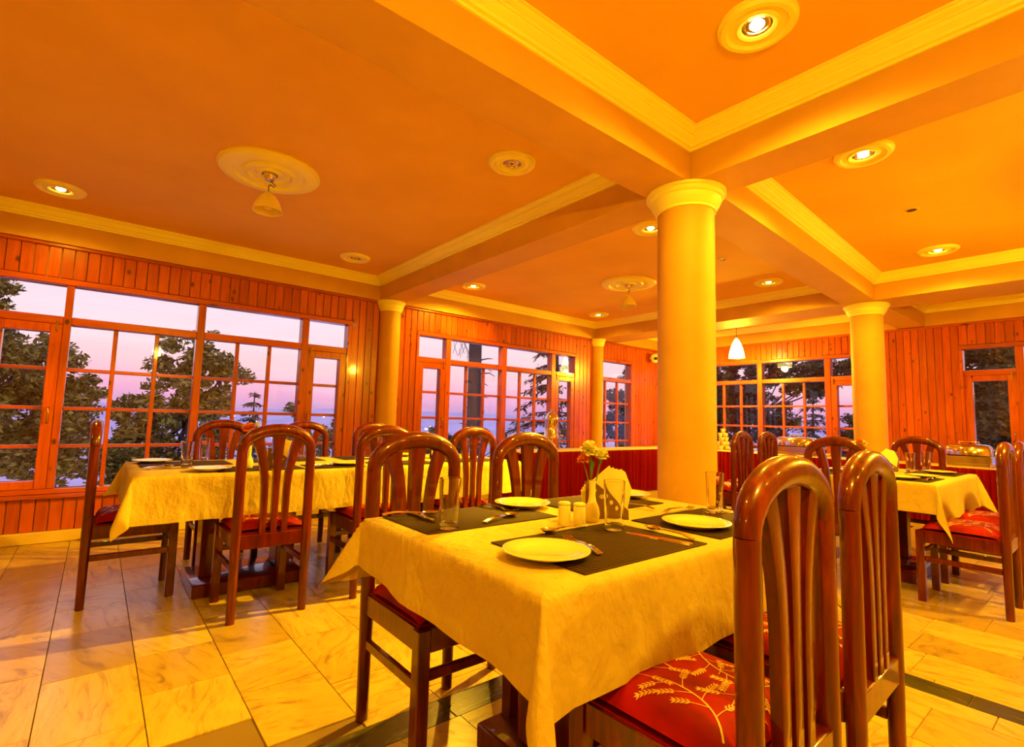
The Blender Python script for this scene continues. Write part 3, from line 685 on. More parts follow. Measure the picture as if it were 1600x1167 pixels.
# ------------------------------------------------------------------ dining chair
W2 = 0.1975
def arch_pts(n=20):
    return [(-W2 * cos(pi * i / n), 0, 0.945 + 0.122 * sin(pi * i / n) ** 0.9) for i in range(n + 1)]
def cush_z(x, y):
    a, b = 0.205, 0.200; yy = y - 0.235
    k = max(0.0, (1 - min(1, abs(x / a)) ** 5) * (1 - min(1, abs(yy / b)) ** 5)); return 0.478 + 0.068 * k ** 0.45
def make_chair():
    t = empty('dining_chair')
    for s in (-1, 1):
        obj('leg', MB().tube([(s * W2, 0, 0), (s * W2, 0, 0.25), (s * W2, 0, 0.45), (s * W2, 0, 0.7), (s * W2, 0, 0.946)], [0.024, 0.026, 0.029, 0.029, 0.029], 12, ref=(0, 1, 0), flat=0.92), M['mahogany'], t)
    for s in (-1, 1): obj('leg', MB().bbox(s * 0.198 - 0.024, s * 0.198 + 0.024, 0.42, 0.468, 0, 0.475, 0.004), M['mahogany'], t)
    obj('top_rail', MB().tube(arch_pts(), [0.029 + 0.008 * sin(pi * i / 20) for i in range(21)], 12, ref=(0, 1, 0), flat=0.92), M['mahogany'], t)
    for s in (-1, 0, 1):                                                             # three flared back slats
        mb = MB(); rs = []
        for k in range(13):
            u = k / 12; f = max(0, (u - 0.35) / 0.65) ** 2.2; cx = s * (0.062 + 0.062 * f)
            w = 0.017 + 0.006 * u + (0.016 if s == 0 else 0.010) * max(0, (u - 0.5) / 0.5) ** 1.6
            zt = 0.945 + 0.120 * sqrt(max(0.0, 1 - (cx / W2) ** 2)) - 0.012; z = 0.455 + (zt - 0.455) * u; d = 0.013
            rs.append([(cx - w, -d, z), (cx - w * 0.8, -d - 0.003, z), (cx + w * 0.8, -d - 0.003, z), (cx + w, -d, z), (cx + w, d, z), (cx - w, d, z)])
        obj('back_slat', mb.rings(rs), M['mahogany'], t)
    obj('back_rail', MB().bbox(-W2 + 0.02, W2 - 0.02, -0.018, 0.018, 0.395, 0.475, 0.004), M['mahogany'], t)
    obj('front_rail', MB().bbox(-0.174, 0.174, 0.432, 0.460, 0.395, 0.474, 0.003), M['mahogany'], t)
    for s in (-1, 1):
        obj('side_rail', MB().bbox(s * 0.198 - 0.013, s * 0.198 + 0.013, 0.024, 0.42, 0.395, 0.474, 0.003), M['mahogany'], t)
        obj('stretcher', MB().bbox(s * 0.198 - 0.011, s * 0.198 + 0.011, 0.022, 0.42, 0.270, 0.305, 0.003), M['mahogany'], t)
    obj('stretcher', MB().bbox(-0.174, 0.174, 0.436, 0.456, 0.305, 0.338, 0.003), M['mahogany'], t)
    c = MB(); a, b = 0.203, 0.198; nn = 24
    top = []
    def fn(u, v): x, y = (u * 2 - 1) * a, 0.235 + (v * 2 - 1) * b; return (x, y, cush_z(x, y))
    c.grid(nn, nn, fn); c.box(-a, a, 0.235 - b, 0.235 + b, 0.470, 0.4785)
    cu = obj('cushion', c, M['red_fabric'], t, angle=60)
    e = MB(); rr = random.Random(31)
    def strip(pts, w):
        for (x0, y0), (x1, y1) in zip(pts, pts[1:]):
            d = Vector((x1 - x0, y1 - y0)); L = d.length
            if L < 1e-5: continue
            nx, ny = -d.y / L * w, d.x / L * w
            q = [(x0 + nx, y0 + ny), (x1 + nx, y1 + ny), (x1 - nx, y1 - ny), (x0 - nx, y0 - ny)]
            if all(abs(p[0]) < 0.196 and abs(p[1] - 0.235) < 0.192 for p in q): e.add([(p[0], p[1], cush_z(*p) + 0.0012) for p in q], [(0, 1, 2, 3)])
    def leaf(x, y, a, l):
        ca, sa = cos(a), sin(a)
        q = [(x, y), (x + ca * l * .5 - sa * l * .17, y + sa * l * .5 + ca * l * .17), (x + ca * l, y + sa * l), (x + ca * l * .5 + sa * l * .17, y + sa * l * .5 - ca * l * .17)]
        if all(abs(p[0]) < 0.196 and abs(p[1] - 0.235) < 0.192 for p in q): e.add([(p[0], p[1], cush_z(*p) + 0.0014) for p in q], [(0, 1, 2, 3)])
    def sprig(x, y, a, n, step, lf, curl, w=0.0011):
        pts = [(x, y)]
        for i in range(n):
            a += curl; x += cos(a) * step; y += sin(a) * step; pts.append((x, y))
            if i > n * 0.35:
                for s in (-1, 1): leaf(x, y, a + s * 0.65, lf)
        leaf(x, y, a, lf); strip(pts, w); return x, y, a
    for (x0, y0, a0) in ((-0.17, 0.07, 0.55), (0.16, 0.06, 2.3), (-0.02, 0.28, 1.2), (0.17, 0.33, 3.6), (-0.17, 0.36, -0.6)):
        pts = [(x0, y0)]; x, y, a = x0, y0, a0
        for i in range(15):
            a += 0.075; x += cos(a) * 0.015; y += sin(a) * 0.015; pts.append((x, y))
            if i in (3, 7, 11): sprig(x, y, a - 0.75, 8, 0.0105, 0.017, -0.05)
            if i in (5, 9, 13): sprig(x, y, a + 0.8, 7, 0.0105, 0.017, 0.05)
        strip(pts, 0.0022)
    for (x0, y0, a0) in ((0.05, 0.20, 0.2), (-0.12, 0.22, 2.0), (0.1, 0.12, 0.9)): sprig(x0, y0, a0, 8, 0.010, 0.015, 0.06)
    obj('embroidery', e, M['gold_thread'], cu, smooth=False)
    return t
chair0 = make_chair(); chair0_kids = kids(chair0); used = []
def chair(x, y, rz, label, group):
    o = chair0 if not used else dup(chair0, ch=chair0_kids)
    used.append(o); o.location = (x, y, 0); o.rotation_euler = (0, 0, rz); tag(o, label, 'chair', group); return o
G1, G2, G3, G4 = 'chairs around the nearest table', 'chairs around the long table by the window', 'chairs around the right-hand table', 'spare chairs in front of the far buffet'
e1 = chair(1.235, 0.505, 0.0, 'nearest chair, its arched back at lower right filling the foreground', G1)
e2 = chair(1.835, 0.515, 0.03, 'second chair from the front, its arched back just right of the nearest chair', G1)
e1.scale = e2.scale = (1, 1, 1.03)
chair(1.105, 2.0, pi, 'chair across the nearest table, behind the left-hand tumbler', G1)
chair(1.775, 2.03, pi, 'chair across the nearest table, behind the plate left of the flower vase', G1)
chair(0.875, 3.31, 0.02, 'whole chair seen from behind at the front of the long table on the left', G2)
chair(0.01, 4.24, -pi / 2, 'chair seen side-on at the left end of the long table', G2)
chair(1.60, 3.32, 0.0, 'chair behind the top of the chair nearest the left-hand tumbler, at the long table', G2)
chair(2.35, 3.34, 0.0, 'chair at the right end of the long table with the middle window behind it', G2)
chair(0.855, 4.93, pi, 'window-side chair of the long table, behind the two tumblers', G2)
chair(1.53, 4.93, pi, 'window-side chair in the middle of the long table', G2)
chair(2.22, 4.93, pi, 'window-side chair of the long table in front of the half-round column', G2)
chair(4.36, 1.43, -pi / 2, 'chair at the near end of the right-hand table, behind the two foreground chairs', G3)
chair(6.60, 1.42, pi / 2, 'chair at the far end of the right-hand table, before the pine wall', G3)
chair(4.82, 0.555, 0.0, 'chair seen side-on at the right, its red seat beside the hanging cloth corner', G3)
chair(5.50, 0.555, 0.0, 'chair cut by the right edge of the picture', G3)
chair(5.47, 2.70, 0.0, 'left one of the two slim chair backs before the far red-skirted buffet', G4)
chair(6.08, 2.70, 0.0, 'right one of the two slim chair backs before the far red-skirted buffet', G4)

# ------------------------------------------------------------------ dining tables with cloths
def table(x0, x1, y0, y1, label, group='dining tables under cream cloths'):
    cx, cy = (x0 + x1) / 2, (y0 + y1) / 2; t = empty('dining_table', (cx, cy, 0)); tag(t, label, 'table', group)
    hx, hy = (x1 - x0) / 2, (y1 - y0) / 2
    obj('plinth', MB().bbox(-0.345, 0.345, -0.255, 0.255, 0, 0.085, 0.006), M['mahogany'], t)
    for s in (-1, 1): obj('post', MB().bbox(s * 0.24 - 0.05, s * 0.24 + 0.05, -0.09, 0.09, 0.085, 0.765, 0.005), M['mahogany'], t)
    obj('tabletop', MB().bbox(-hx, hx, -hy, hy, 0.765, 0.814, 0.006), M['mahogany'], t)
    return t
def cloth(x0, x1, y0, y1, drops, label, seed, tips=(1, 1, 1, 1), group='cream tablecloths', skew=0.0, longer=(1, 1, 1, 1)):
    dxa, dxb, dya, dyb = drops; d = 0.28
    rr = random.Random(seed); hx, hy = (x1 - x0) / 2, (y1 - y0) / 2; e = 0.012
    ph = [rr.uniform(0, 6.28) for _ in range(8)]
    def axis(h, da, db):
        inner = [-h + 2 * h * i / 16 for i in range(17)]; k = 14
        lo, hi = [da * (i / k) for i in range(1, k + 1)], [db * (i / k) for i in range(1, k + 1)]
        return [-h - o for o in reversed(lo)] + inner + [h + o for o in hi]
    xs, ys = axis(hx, dxa, dxb), axis(hy, dya, dyb); vs = []; nx, ny = len(xs), len(ys)
    def wave(s, a): return 0.013 * (sin(s * 9 + ph[0]) + 0.6 * sin(s * 21 + ph[1])) * (a / d) ** 1.3
    for u in xs:
        for v in ys:
            a, b = max(0, abs(u) - hx), max(0, abs(v) - hy); su, sv = (1 if u > 0 else -1), (1 if v > 0 else -1)
            if a == 0 and b == 0: p = (u, v, ZT)
            elif b == 0:
                o = 0.008 * min(1, a / 0.02) + 0.05 * a + wave(v, a) + (0.003 if a > (dxa if su < 0 else dxb) - 0.04 else 0); p = (su * (hx + o), v, ZT - a * ((1 - skew * (0.5 + 0.5 * v / hy)) if su < 0 else 1))
            elif a == 0:
                o = 0.008 * min(1, b / 0.02) + 0.05 * b + wave(u + 3, b) + (0.003 if b > (dya if sv < 0 else dyb) - 0.04 else 0); p = (u, sv * (hy + o), ZT - b)
            else:
                th = atan2(b, a); r = hypot(a, b); k = sin(2 * th)                      # the hanging corner fold
                ci = (su + 1) + (sv + 1) // 2; kk = tips[ci]
                out = 0.04 + 0.40 * kk * k ** 2.2; side = 0.09 * sin(4 * th)
                ox = 0.05 * cos(th) + out * 0.7071 * k + side * 0.7071 + 0.03 * cos(th); oy = 0.05 * sin(th) + out * 0.7071 * k - side * 0.7071 + 0.03 * sin(th)
                h_ = min(0.9, hypot(ox, oy)); q = r * (1 + (longer[ci] - 1) * k ** 1.5)
                if su < 0 and sv > 0: q *= 1 - skew * cos(th) ** 2
                p = (su * (hx + 0.006 + ox * r), sv * (hy + 0.006 + oy * r), ZT - q * sqrt(1 - h_ * h_))
            vs.append(p)
    fs = [(i * ny + j, (i + 1) * ny + j, (i + 1) * ny + j + 1, i * ny + j + 1) for i in range(nx - 1) for j in range(ny - 1)]
    o = obj('tablecloth', MB().add(vs, fs), M['cloth'], None, angle=70, loc=((x0 + x1) / 2, (y0 + y1) / 2, 0)); tag(o, label, 'tablecloth', group); return o
MT = (0.80, 2.235, 0.85, 1.82); LA = (0.19, 1.615, 3.58, 4.64); LB = (1.625, 3.05, 3.58, 4.64); RT = (4.63, 6.12, 0.90, 1.86)
table(*MT, 'pedestal table under the nearest cream cloth in the foreground')
cloth(*MT, (0.225, 0.27, 0.268, 0.22), 'cream cloth on the nearest table with a long corner hanging at the front', 1, (0.42, 0.95, 0.6, 0.8), skew=0.26, longer=(1.12, 1.1, 1, 1))
table(*LA, 'left half of the long window table, on a wide wooden plinth')
cloth(*LA, (0.22, 0.004, 0.268, 0.22), 'cream cloth over the left half of the long window table', 2, (0.6, 0.9, 0, 0))
table(*LB, 'right half of the long window table, behind the chairs of the nearest table')
cloth(*LB, (0.004, 0.22, 0.268, 0.22), 'cream cloth over the right half of the long window table', 3, (0, 0, 0.6, 0.8))
table(*RT, 'pedestal table under the bright cloth on the right')
cloth(*RT, (0.21, 0.26, 0.268, 0.24), 'bright cream cloth on the right-hand table with a pointed hanging corner', 4, (0.5, .8, .8, .8), longer=(1.2, 1, 1.1, 1))

# ------------------------------------------------------------------ tableware prototypes
def proto_plate():
    me = MB().lathe([(0.055, 0.0), (0.075, 0.002), (0.078, 0.006), (0.1225, 0.018), (0.1225, 0.0205), (0.119, 0.0212), (0.083, 0.011), (0.075, 0.0085), (0.0, 0.008)], n=48, caps=False).mesh('dinner_plate', M['ceramic'])
    return me
plate_me = proto_plate()
def tumbler_mb(h, r0, r1):
    return MB().lathe([(r0 - 0.004, 0.0), (r0, 0.003), (r1, h - 0.001), (r1 - 0.001, h), (r1 - 0.0025, h - 0.001), (r0 - 0.004, 0.022), (0.006, 0.018)], n=32, caps=True)
tum_me = tumbler_mb(0.170, 0.032, 0.038).mesh('tumbler', M['tumbler'])
mat_me = MB().bbox(-0.26, 0.26, -0.18, 0.18, 0.0, 0.0035, 0.001).mesh('placemat', M['mat'])
def cutlery(kind):
    mb = MB(); L = 0.19
    def bar(pts): mb.rings([[(x, -w, z), (x, w, z), (x, w * 0.8, z + t), (x, -w * 0.8, z + t)] for x, w, z, t in pts])
    if kind == 'table_knife': bar([(-0.105, 0.006, 0, 0.004), (-0.10, 0.009, 0, 0.005), (-0.01, 0.006, 0.0, 0.005), (0.0, 0.009, 0.0, 0.003), (0.08, 0.0095, 0, 0.002), (0.11, 0.003, 0, 0.0015)])
    if kind == 'table_spoon':
        bar([(-0.095, 0.008, 0.003, 0.0025), (-0.05, 0.006, 0.010, 0.0025), (0.02, 0.003, 0.008, 0.003), (0.045, 0.0035, 0.005, 0.003)])
        mb.grid(8, 10, lambda u, v: (0.07 + 0.032 * (2 * u - 1), 0.019 * sqrt(max(0, 1 - (2 * u - 1) ** 2)) * (2 * v - 1), 0.001 + 0.009 * ((2 * u - 1) ** 2 + (1 - (2 * u - 1) ** 2) * (2 * v - 1) ** 2)))
    if kind == 'table_fork':
        bar([(-0.095, 0.008, 0.003, 0.0025), (-0.05, 0.006, 0.010, 0.0025), (0.02, 0.003, 0.008, 0.003), (0.045, 0.011, 0.003, 0.0025), (0.055, 0.0115, 0.002, 0.0025)])
        for k in range(4):
            y = -0.0096 + 0.0064 * k; mb.rings([[(x, y - 0.0018, z), (x, y + 0.0018, z), (x, y + 0.0018, z + 0.002), (x, y - 0.0018, z + 0.002)] for x, z in ((0.054, 0.002), (0.08, 0.002), (0.098, 0.008))])
    return mb.mesh(kind, M['steel'])
cut_me = {k: cutlery(k) for k in ('table_knife', 'table_spoon', 'table_fork')}
def put(name, me, x, y, label, cat, group, rz=0.0, z=ZT): return tag(link(name, me, None, (x, y, z), (0, 0, rz)), label, cat, group)
ZM = ZT + 0.0012
GP, GT, GM, GC = 'dinner plates set on the tables', 'glass tumblers set on the tables', 'woven brown placemats', 'cutlery laid on the placemats'
def mat_(x0, x1, y0, y1, label, rz=0.0):
    o = put('placemat', mat_me, (x0 + x1) / 2, (y0 + y1) / 2, label, 'placemat', GM, rz, ZM); o.scale = ((x1 - x0) / 0.52, (y1 - y0) / 0.36, 1)
mat_(0.965, 1.535, 0.875, 1.265, 'brown placemat under the nearest plate'); mat_(0.86, 1.445, 1.46, 1.80, 'brown placemat at the left corner of the nearest table')
mat_(1.635, 2.15, 0.885, 1.25, 'brown placemat at the right end of the nearest table, near side'); mat_(1.585, 2.12, 1.43, 1.795, 'brown placemat behind the napkin stand on the nearest table')
ZP = ZM + 0.0038
put('dinner_plate', plate_me, 0.992, 1.045, 'large white plate nearest the viewer', 'plate', GP, z=ZP + 0.003); put('dinner_plate', plate_me, 1.47, 1.705, 'white plate behind the salt shaker on the nearest table', 'plate', GP, z=ZP)
put('dinner_plate', plate_me, 1.75, 1.042, 'white plate left of the foreground chair back', 'plate', GP, z=ZP); put('dinner_plate', plate_me, 2.13, 1.66, 'white plate half hidden behind the napkins on the nearest table', 'plate', GP, z=ZP)
put('tumbler', tum_me, 0.958, 1.492, 'tall tumbler at the left end of the nearest table', 'tumbler', GT, z=ZP); put('tumbler', tum_me, 1.433, 1.168, 'tall tumbler in front of the napkin stand', 'tumbler', GT, z=ZP)
put('tumbler', tum_me, 2.09, 1.155, 'tall tumbler before the foot of the thick column', 'tumbler', GT, z=ZP)
def cut(kind, pa, pb, label, z=ZP):
    """pa: handle end, pb: head end, as points on the table"""
    (xa, ya), (xb, yb) = pa, pb; o = put(kind, cut_me[kind], (xa + xb) / 2, (ya + yb) / 2, label, kind.split('_')[1], GC, atan2(yb - ya, xb - xa), z); o.scale = (1.08, 1.35, 1.3)
def tz(x, y, z=ZT): d = px(x, y); k = (z - EYE.z) / d.z; return (d.x * k, d.y * k)
cut('table_fork', tz(958, 881), tz(872, 838), 'fork tucked under the right edge of the nearest plate')
cut('table_spoon', tz(905, 827), tz(858, 835), 'small spoon lying behind the nearest plate')
cut('table_knife', tz(1088, 856), tz(975, 834), 'knife lying right of the tumbler in front of the napkin stand')
cut('table_spoon', tz(1095, 851), tz(1003, 826), 'spoon beside the knife on the nearest placemat')
cut('table_fork', tz(612, 808), tz(668, 806), 'fork at the left corner of the nearest table')
cut('table_spoon', tz(610, 812), tz(672, 812), 'spoon at the left corner of the nearest table', ZP + 0.012)
cut('table_knife', tz(690, 822), tz(630, 800), 'knife at the left corner of the nearest table', ZP + 0.008)
cut('table_spoon', tz(755, 821), tz(806, 807), 'spoon lying between the left tumbler and the salt shaker')
cut('table_fork', tz(752, 793), tz(800, 801), 'fork left of the plate behind the salt shaker')
cut('table_fork', tz(1040, 803), tz(1078, 797), 'fork behind the plate left of the foreground chair')
cut('table_spoon', tz(1000, 795), tz(982, 792), 'spoon behind the napkin stand')
cut('table_knife', tz(1110, 804), tz(1160, 801), 'knife under the tumbler by the thick column')

# condiments, vase, napkins
def shaker(x, y, label):
    t = empty('shaker', (x, y, ZT)); tag(t, label, 'shaker')
    obj('body', MB().lathe([(0.020, 0), (0.0225, 0.003), (0.0225, 0.068), (0.0205, 0.071)], n=24), M['ceramic'], t)
    obj('cap', MB().lathe([(0.0205, 0.0715), (0.0232, 0.074), (0.0232, 0.080), (0.016, 0.085), (0.0, 0.086)], n=24), M['ceramic'], t)
shaker(1.362, 1.342, 'left one of the two white shakers'); shaker(1.392, 1.295, 'right one of the two white shakers, beside the vase')
def flower(parent, base, tip, kind, mat, r, rr):
    pts = [Vector(base), (Vector(base) + Vector(tip)) / 2 + Vector((0.004, 0.003, 0)), Vector(tip)]
    st = obj('stem', MB().tube(pts, [0.0022, 0.002, 0.0018], 6), M['stem'], parent)
    hd = MB(); c = Vector(tip)
    n = 110 if kind == 'carnation' else 16
    for k in range(n):
        a = rr.uniform(0, 2 * pi); el = rr.uniform(-0.5, 1.5) if kind == 'carnation' else rr.uniform(0.7, 1.4)
        d = Vector((cos(a) * cos(el), sin(a) * cos(el), sin(el))); b = d.cross(Vector((0, 0, 1)) if abs(d.z) < 0.95 else Vector((1, 0, 0))).normalized(); u = b.cross(d)
        l = r * rr.uniform(0.75, 1.05); w = r * (0.42 if kind == 'carnation' else 0.5)
        p0 = c; q = [p0, p0 + d * l * 0.6 + b * w * 0.8, p0 + d * l + b * w * 0.5 + u * w * rr.uniform(-.4, .4), p0 + d * l * 1.06, p0 + d * l - b * w * 0.5 + u * w * rr.uniform(-.4, .4), p0 + d * l * 0.6 - b * w * 0.8]
        hd.add(q, [(0, 1, 2, 3), (0, 3, 4, 5)])
    obj('blossom', hd, mat, st, smooth=False)
    obj('sepal', MB().lathe([(0.003, -0.012), (0.008, -0.004), (0.007, 0.008)], n=10), M['stem'], st, loc=tuple(c))
def vase(x, y, label, flowers, seed):
    t = empty('bud_vase', (x, y, ZT)); tag(t, label, 'vase')
    obj('body', MB().lathe([(0.020, 0), (0.024, 0.003), (0.029, 0.018), (0.0305, 0.034), (0.026, 0.056), (0.016, 0.076), (0.0125, 0.095), (0.0125, 0.135), (0.0140, 0.150), (0.0145, 0.155), (0.0115, 0.155), (0.0105, 0.13)], n=28), M['ceramic'], t)
    b = empty('flower_bunch', (x, y, ZT + 0.156)); tag(b, flowers[0], 'flowers'); rr = random.Random(seed)
    for kind, mat, tip, r in flowers[1]: flower(b, (tip[0] * 0.1, tip[1] * 0.1, -0.05), tip, kind, M[mat], r, rr)
    lf = MB()
    for k in range(7):
        a = rr.uniform(0, 2 * pi); d = Vector((cos(a) * 0.35, sin(a) * 0.35, 1)).normalized(); sd = Vector((-sin(a), cos(a), 0)) * 0.005; p = Vector((0, 0, 0.01 + 0.004 * k))
        lf.add([p, p + d * 0.03 + sd, p + d * 0.07, p + d * 0.03 - sd], [(0, 1, 2, 3)])
    obj('leaf', lf, M['stem'], b, smooth=False)
RX, RY = rgt.x, rgt.y
def side(a, z): return (RX * a, RY * a, z)
vase(1.493, 1.324, 'white bud vase in the middle of the nearest table',
     ('cream and peach carnations in the vase on the nearest table', [('carnation', 'petal_white', side(-0.014, 0.112), 0.038), ('carnation', 'petal_white', side(0.036, 0.092), 0.028), ('carnation', 'petal_orange', side(-0.036, 0.075), 0.026), ('bud', 'petal_white', side(0.030, 0.075), 0.045)]), 3)
def napkin_stand(x, y, rz, label, nlabel):
    t = empty('napkin_stand', (x, y, ZT), rz); tag(t, label, 'napkin stand'); t.scale = (1.45, 1.3, 1.2)
    obj('base', MB().bbox(-0.06, 0.06, -0.022, 0.022, 0, 0.008, 0.002), M['holder'], t)
    import_pts = []
    for s in (-1, 1):                                                               # slanting side plates with round holes
        mb = MB(); yy = s * 0.019
        prof = [(-0.058, 0.008), (0.058, 0.008), (0.058, 0.03), (-0.03, 0.115), (-0.058, 0.115)]
        mb.rings([[(px_, yy - 0.002, pz) for px_, pz in prof], [(px_, yy + 0.002, pz) for px_, pz in prof]])
        pl = obj('side_plate', mb, M['holder'], t, smooth=False)
        dm = MB()
        for (hx, hz) in ((0.030, 0.034), (0.008, 0.052), (-0.014, 0.072), (-0.036, 0.092)):
            for q in (-1, 1): dm.rings([[(hx + r * cos(2 * pi * k / 16), yy + q * 0.0024, hz + r * sin(2 * pi * k / 16)) for k in range(16)] for r in (0.0075, 0.004)])
        obj('round_hole', dm, M['paper'], pl, smooth=False)
    b = empty('paper_napkin', (x, y, ZT + 0.010), rz); tag(b, nlabel, 'napkin'); b.scale = (1.45, 1.3, 1.15)
    for k in range(5):
        a = (k - 2) * 0.0068; sh = 0.012 * (k - 2)
        pr = [(-0.052 + sh * 0.3, 0.0), (0.050 + sh * 0.3, 0.0), (0.062 + sh * 0.4, 0.09 + 0.01 * (k % 2)), (0.030 + sh, 0.172 - 0.006 * k), (0.018 + sh, 0.158), (-0.062 + sh * 0.4, 0.085 + 0.008 * (k % 3))]
        obj('napkin', MB().rings([[(p[0], a - 0.0012, p[1]) for p in pr], [(p[0], a + 0.0012, p[1]) for p in pr]]), M['paper'], b, smooth=False)
napkin_stand(1.60, 1.345, radians(-42), 'brown napkin stand with round holes beside the bud vase', 'folded cream napkins standing in the stand on the nearest table')

# long window table
def T1(x, y): return tz(x, y, ZT)
LG = 'the long window table'
mat_(0.25, 0.80, 4.16, 4.52, 'placemat at the far left corner of the long window table'); mat_(0.62, 1.16, 3.64, 3.98, 'placemat at the front left of the long window table')
mat_(0.92, 1.50, 4.24, 4.58, 'placemat on the window side of the long table behind the vase'); mat_(1.20, 1.58, 3.62, 3.94, 'placemat at the front middle of the long table')
mat_(1.70, 2.24, 3.64, 3.98, 'placemat in front of the chair at the middle of the long table'); mat_(1.66, 2.20, 4.24, 4.58, 'placemat on the window side of the right half of the long table')
mat_(2.36, 2.92, 3.66, 4.00, 'placemat at the right end of the long table')
for (q, lb) in (((228, 723), 'white plate at the far left corner of the long table'), ((328, 736), 'white plate at the front left of the long table'), ((600, 708), 'white plate at the right part of the long table'), ((545, 727), 'white plate at the front middle of the long table')):
    x, y = T1(*q); x = min(max(x, 0.34), 2.9); y = min(max(y, 3.73), 4.49); put('dinner_plate', plate_me, x, y, lb, 'plate', GP, z=ZP)
for (q, lb) in (((291, 731), 'tumbler at left on the long window table'), ((318, 720), 'second tumbler on the long window table, right of the first'), ((471, 716), 'tumbler behind the whole chair on the long table'), ((740, 712), 'tumbler at the right end of the long table')):
    x, y = T1(*q); x = min(max(x, 0.3), 2.95); y = min(max(y, 3.68), 4.55); put('tumbler', tum_me, x, y, lb, 'tumbler', GT, z=ZP)
vx, vy = T1(388, 732)
vase(vx, vy, 'white bud vase on the long window table', ('orange and cream carnations in the vase on the long table', [('carnation', 'petal_orange', side(-0.02, 0.115), 0.042), ('carnation', 'petal_orange', side(0.0, 0.125), 0.03), ('bud', 'petal_white', side(0.04, 0.13), 0.03)]), 5)
napkin_stand(vx + 0.20, vy - 0.03, radians(-20), 'brown napkin stand beside the vase on the long window table', 'folded cream napkins standing on the long window table')
cut('table_spoon', T1(225, 736), T1(272, 729), 'spoon on the left placemat of the long window table'); cut('table_fork', T1(230, 734), T1(262, 731), 'fork on the left placemat of the long window table')
cut('table_knife', T1(352, 737), T1(335, 731), 'knife at the front left of the long table'); cut('table_spoon', (1.25, 3.72), (1.42, 3.76), 'spoon at the front middle of the long table')
cut('table_fork', (1.24, 3.78), (1.42, 3.84), 'fork at the front middle of the long table'); cut('table_fork', (1.75, 3.72), (1.93, 3.78), 'fork at the right half of the long table')
cut('table_spoon', (2.42, 3.76), (2.6, 3.8), 'spoon at the right end of the long table'); cut('table_knife', (1.80, 4.34), (1.98, 4.38), 'knife on the window side of the long table')
napkin_stand(2.50, 4.12, radians(10), 'brown napkin stand at the right end of the long table', 'folded cream napkins at the right end of the long table')

# right-hand table
mat_(4.70, 5.20, 0.95, 1.29, 'placemat at the near right corner of the right-hand table'); mat_(4.70, 5.20, 1.46, 1.80, 'placemat at the near left corner of the right-hand table')
mat_(5.55, 6.06, 0.95, 1.29, 'placemat at the far right of the right-hand table'); mat_(5.55, 6.06, 1.46, 1.80, 'placemat at the far left of the right-hand table')
for (x, y, lb) in ((4.84, 1.15, 'white plate nearest on the right-hand table'), (5.16, 1.08, 'middle white plate on the right-hand table'), (5.80, 1.10, 'farthest white plate on the right-hand table'), (5.1, 1.64, 'white plate at the left side of the right-hand table')):
    put('dinner_plate', plate_me, x, y, lb, 'plate', GP, z=ZP)
for (q, lb) in (((1423, 738), 'left tumbler on the right-hand table'), ((1448, 734), 'right tumbler on the right-hand table'), ((1398, 736), 'half-hidden tumbler beside the vase on the right-hand table')):
    x, y = tz(*q); put('tumbler', tum_me, x, y, lb, 'tumbler', GT, z=ZP)
vase(5.52, 1.60, 'white bud vase on the right-hand table', ('pale pink carnations in the vase on the right-hand table', [('carnation', 'petal_orange', side(-0.02, 0.10), 0.034), ('carnation', 'petal_white', side(0.02, 0.085), 0.03)]), 9)
napkin_stand(5.60, 1.44, radians(-60), 'brown napkin stand on the right-hand table', 'folded cream napkins on the right-hand table')
cut('table_spoon', (4.80, 0.99), (4.98, 1.0), 'spoon on the near mat of the right-hand table'); cut('table_fork', (5.58, 1.14), (5.66, 1.28), 'fork beside the farthest plate of the right-hand table'); cut('table_knife', (4.92, 1.25), (5.10, 1.26), 'knife on the near mat of the right-hand table')

# ------------------------------------------------------------------ buffet counters with pleated skirts
ZK = 0.745
def pleats(p0, p1, nrm, seed, wl=0.07, amp=0.022):
    rr = random.Random(seed); p0, p1, nv = Vector((*p0, 0)), Vector((*p1, 0)), Vector((*nrm, 0)); L = (p1 - p0).length; n = int(L / wl * 6); mb = MB()
    offs = [amp * (sin(i / 6 * 2 * pi + 0.8 * sin(i * 0.21 + seed)) + 0.5 * sin(i * 0.37 + seed)) for i in range(n + 1)]
    rows = (ZK - 0.012, ZK - 0.06, 0.45, 0.2, 0.015)
    vs = []
    for r, z in enumerate(rows):
        k = (0.35, 0.8, 1.0, 1.1, 1.2)[r]
        for i in range(n + 1): q = p0 + (p1 - p0) * (i / n) + nv * (0.004 + amp * 1.5 + offs[i] * k); vs.append((q.x, q.y, z))
    fs = [(r * (n + 1) + i, r * (n + 1) + i + 1, (r + 1) * (n + 1) + i + 1, (r + 1) * (n + 1) + i) for r in range(len(rows) - 1) for i in range(n)]
    return mb.add(vs, fs)
def counter(x0, x1, y0, y1, front, label):
    t = empty('buffet_counter', (0, 0, 0)); tag(t, label, 'buffet counter')
    obj('worktop', MB().bbox(x0, x1, y0, y1, ZK - 0.03, ZK, 0.006), M['counter'], t)
    obj('carcass', MB().bbox(x0 + 0.03, x1 - 0.03, y0 + 0.03, y1 - 0.03, 0, ZK - 0.03, 0.004), M['mahogany_dark'], t)
    for (p0, p1, nr, sd) in front: obj('skirt', pleats(p0, p1, nr, sd), M['velvet'], t)
CL = (4.7, 8.60, 5.50, 6.055); CF = (8.64, 9.20, 0.25, 6.12)
counter(*CL, [((4.7, 5.52), (8.58, 5.52), (0, -1), 1), ((4.72, 6.04), (4.72, 5.52), (-1, 0), 2)], 'red-skirted buffet counter along the window wall left of the thick column')
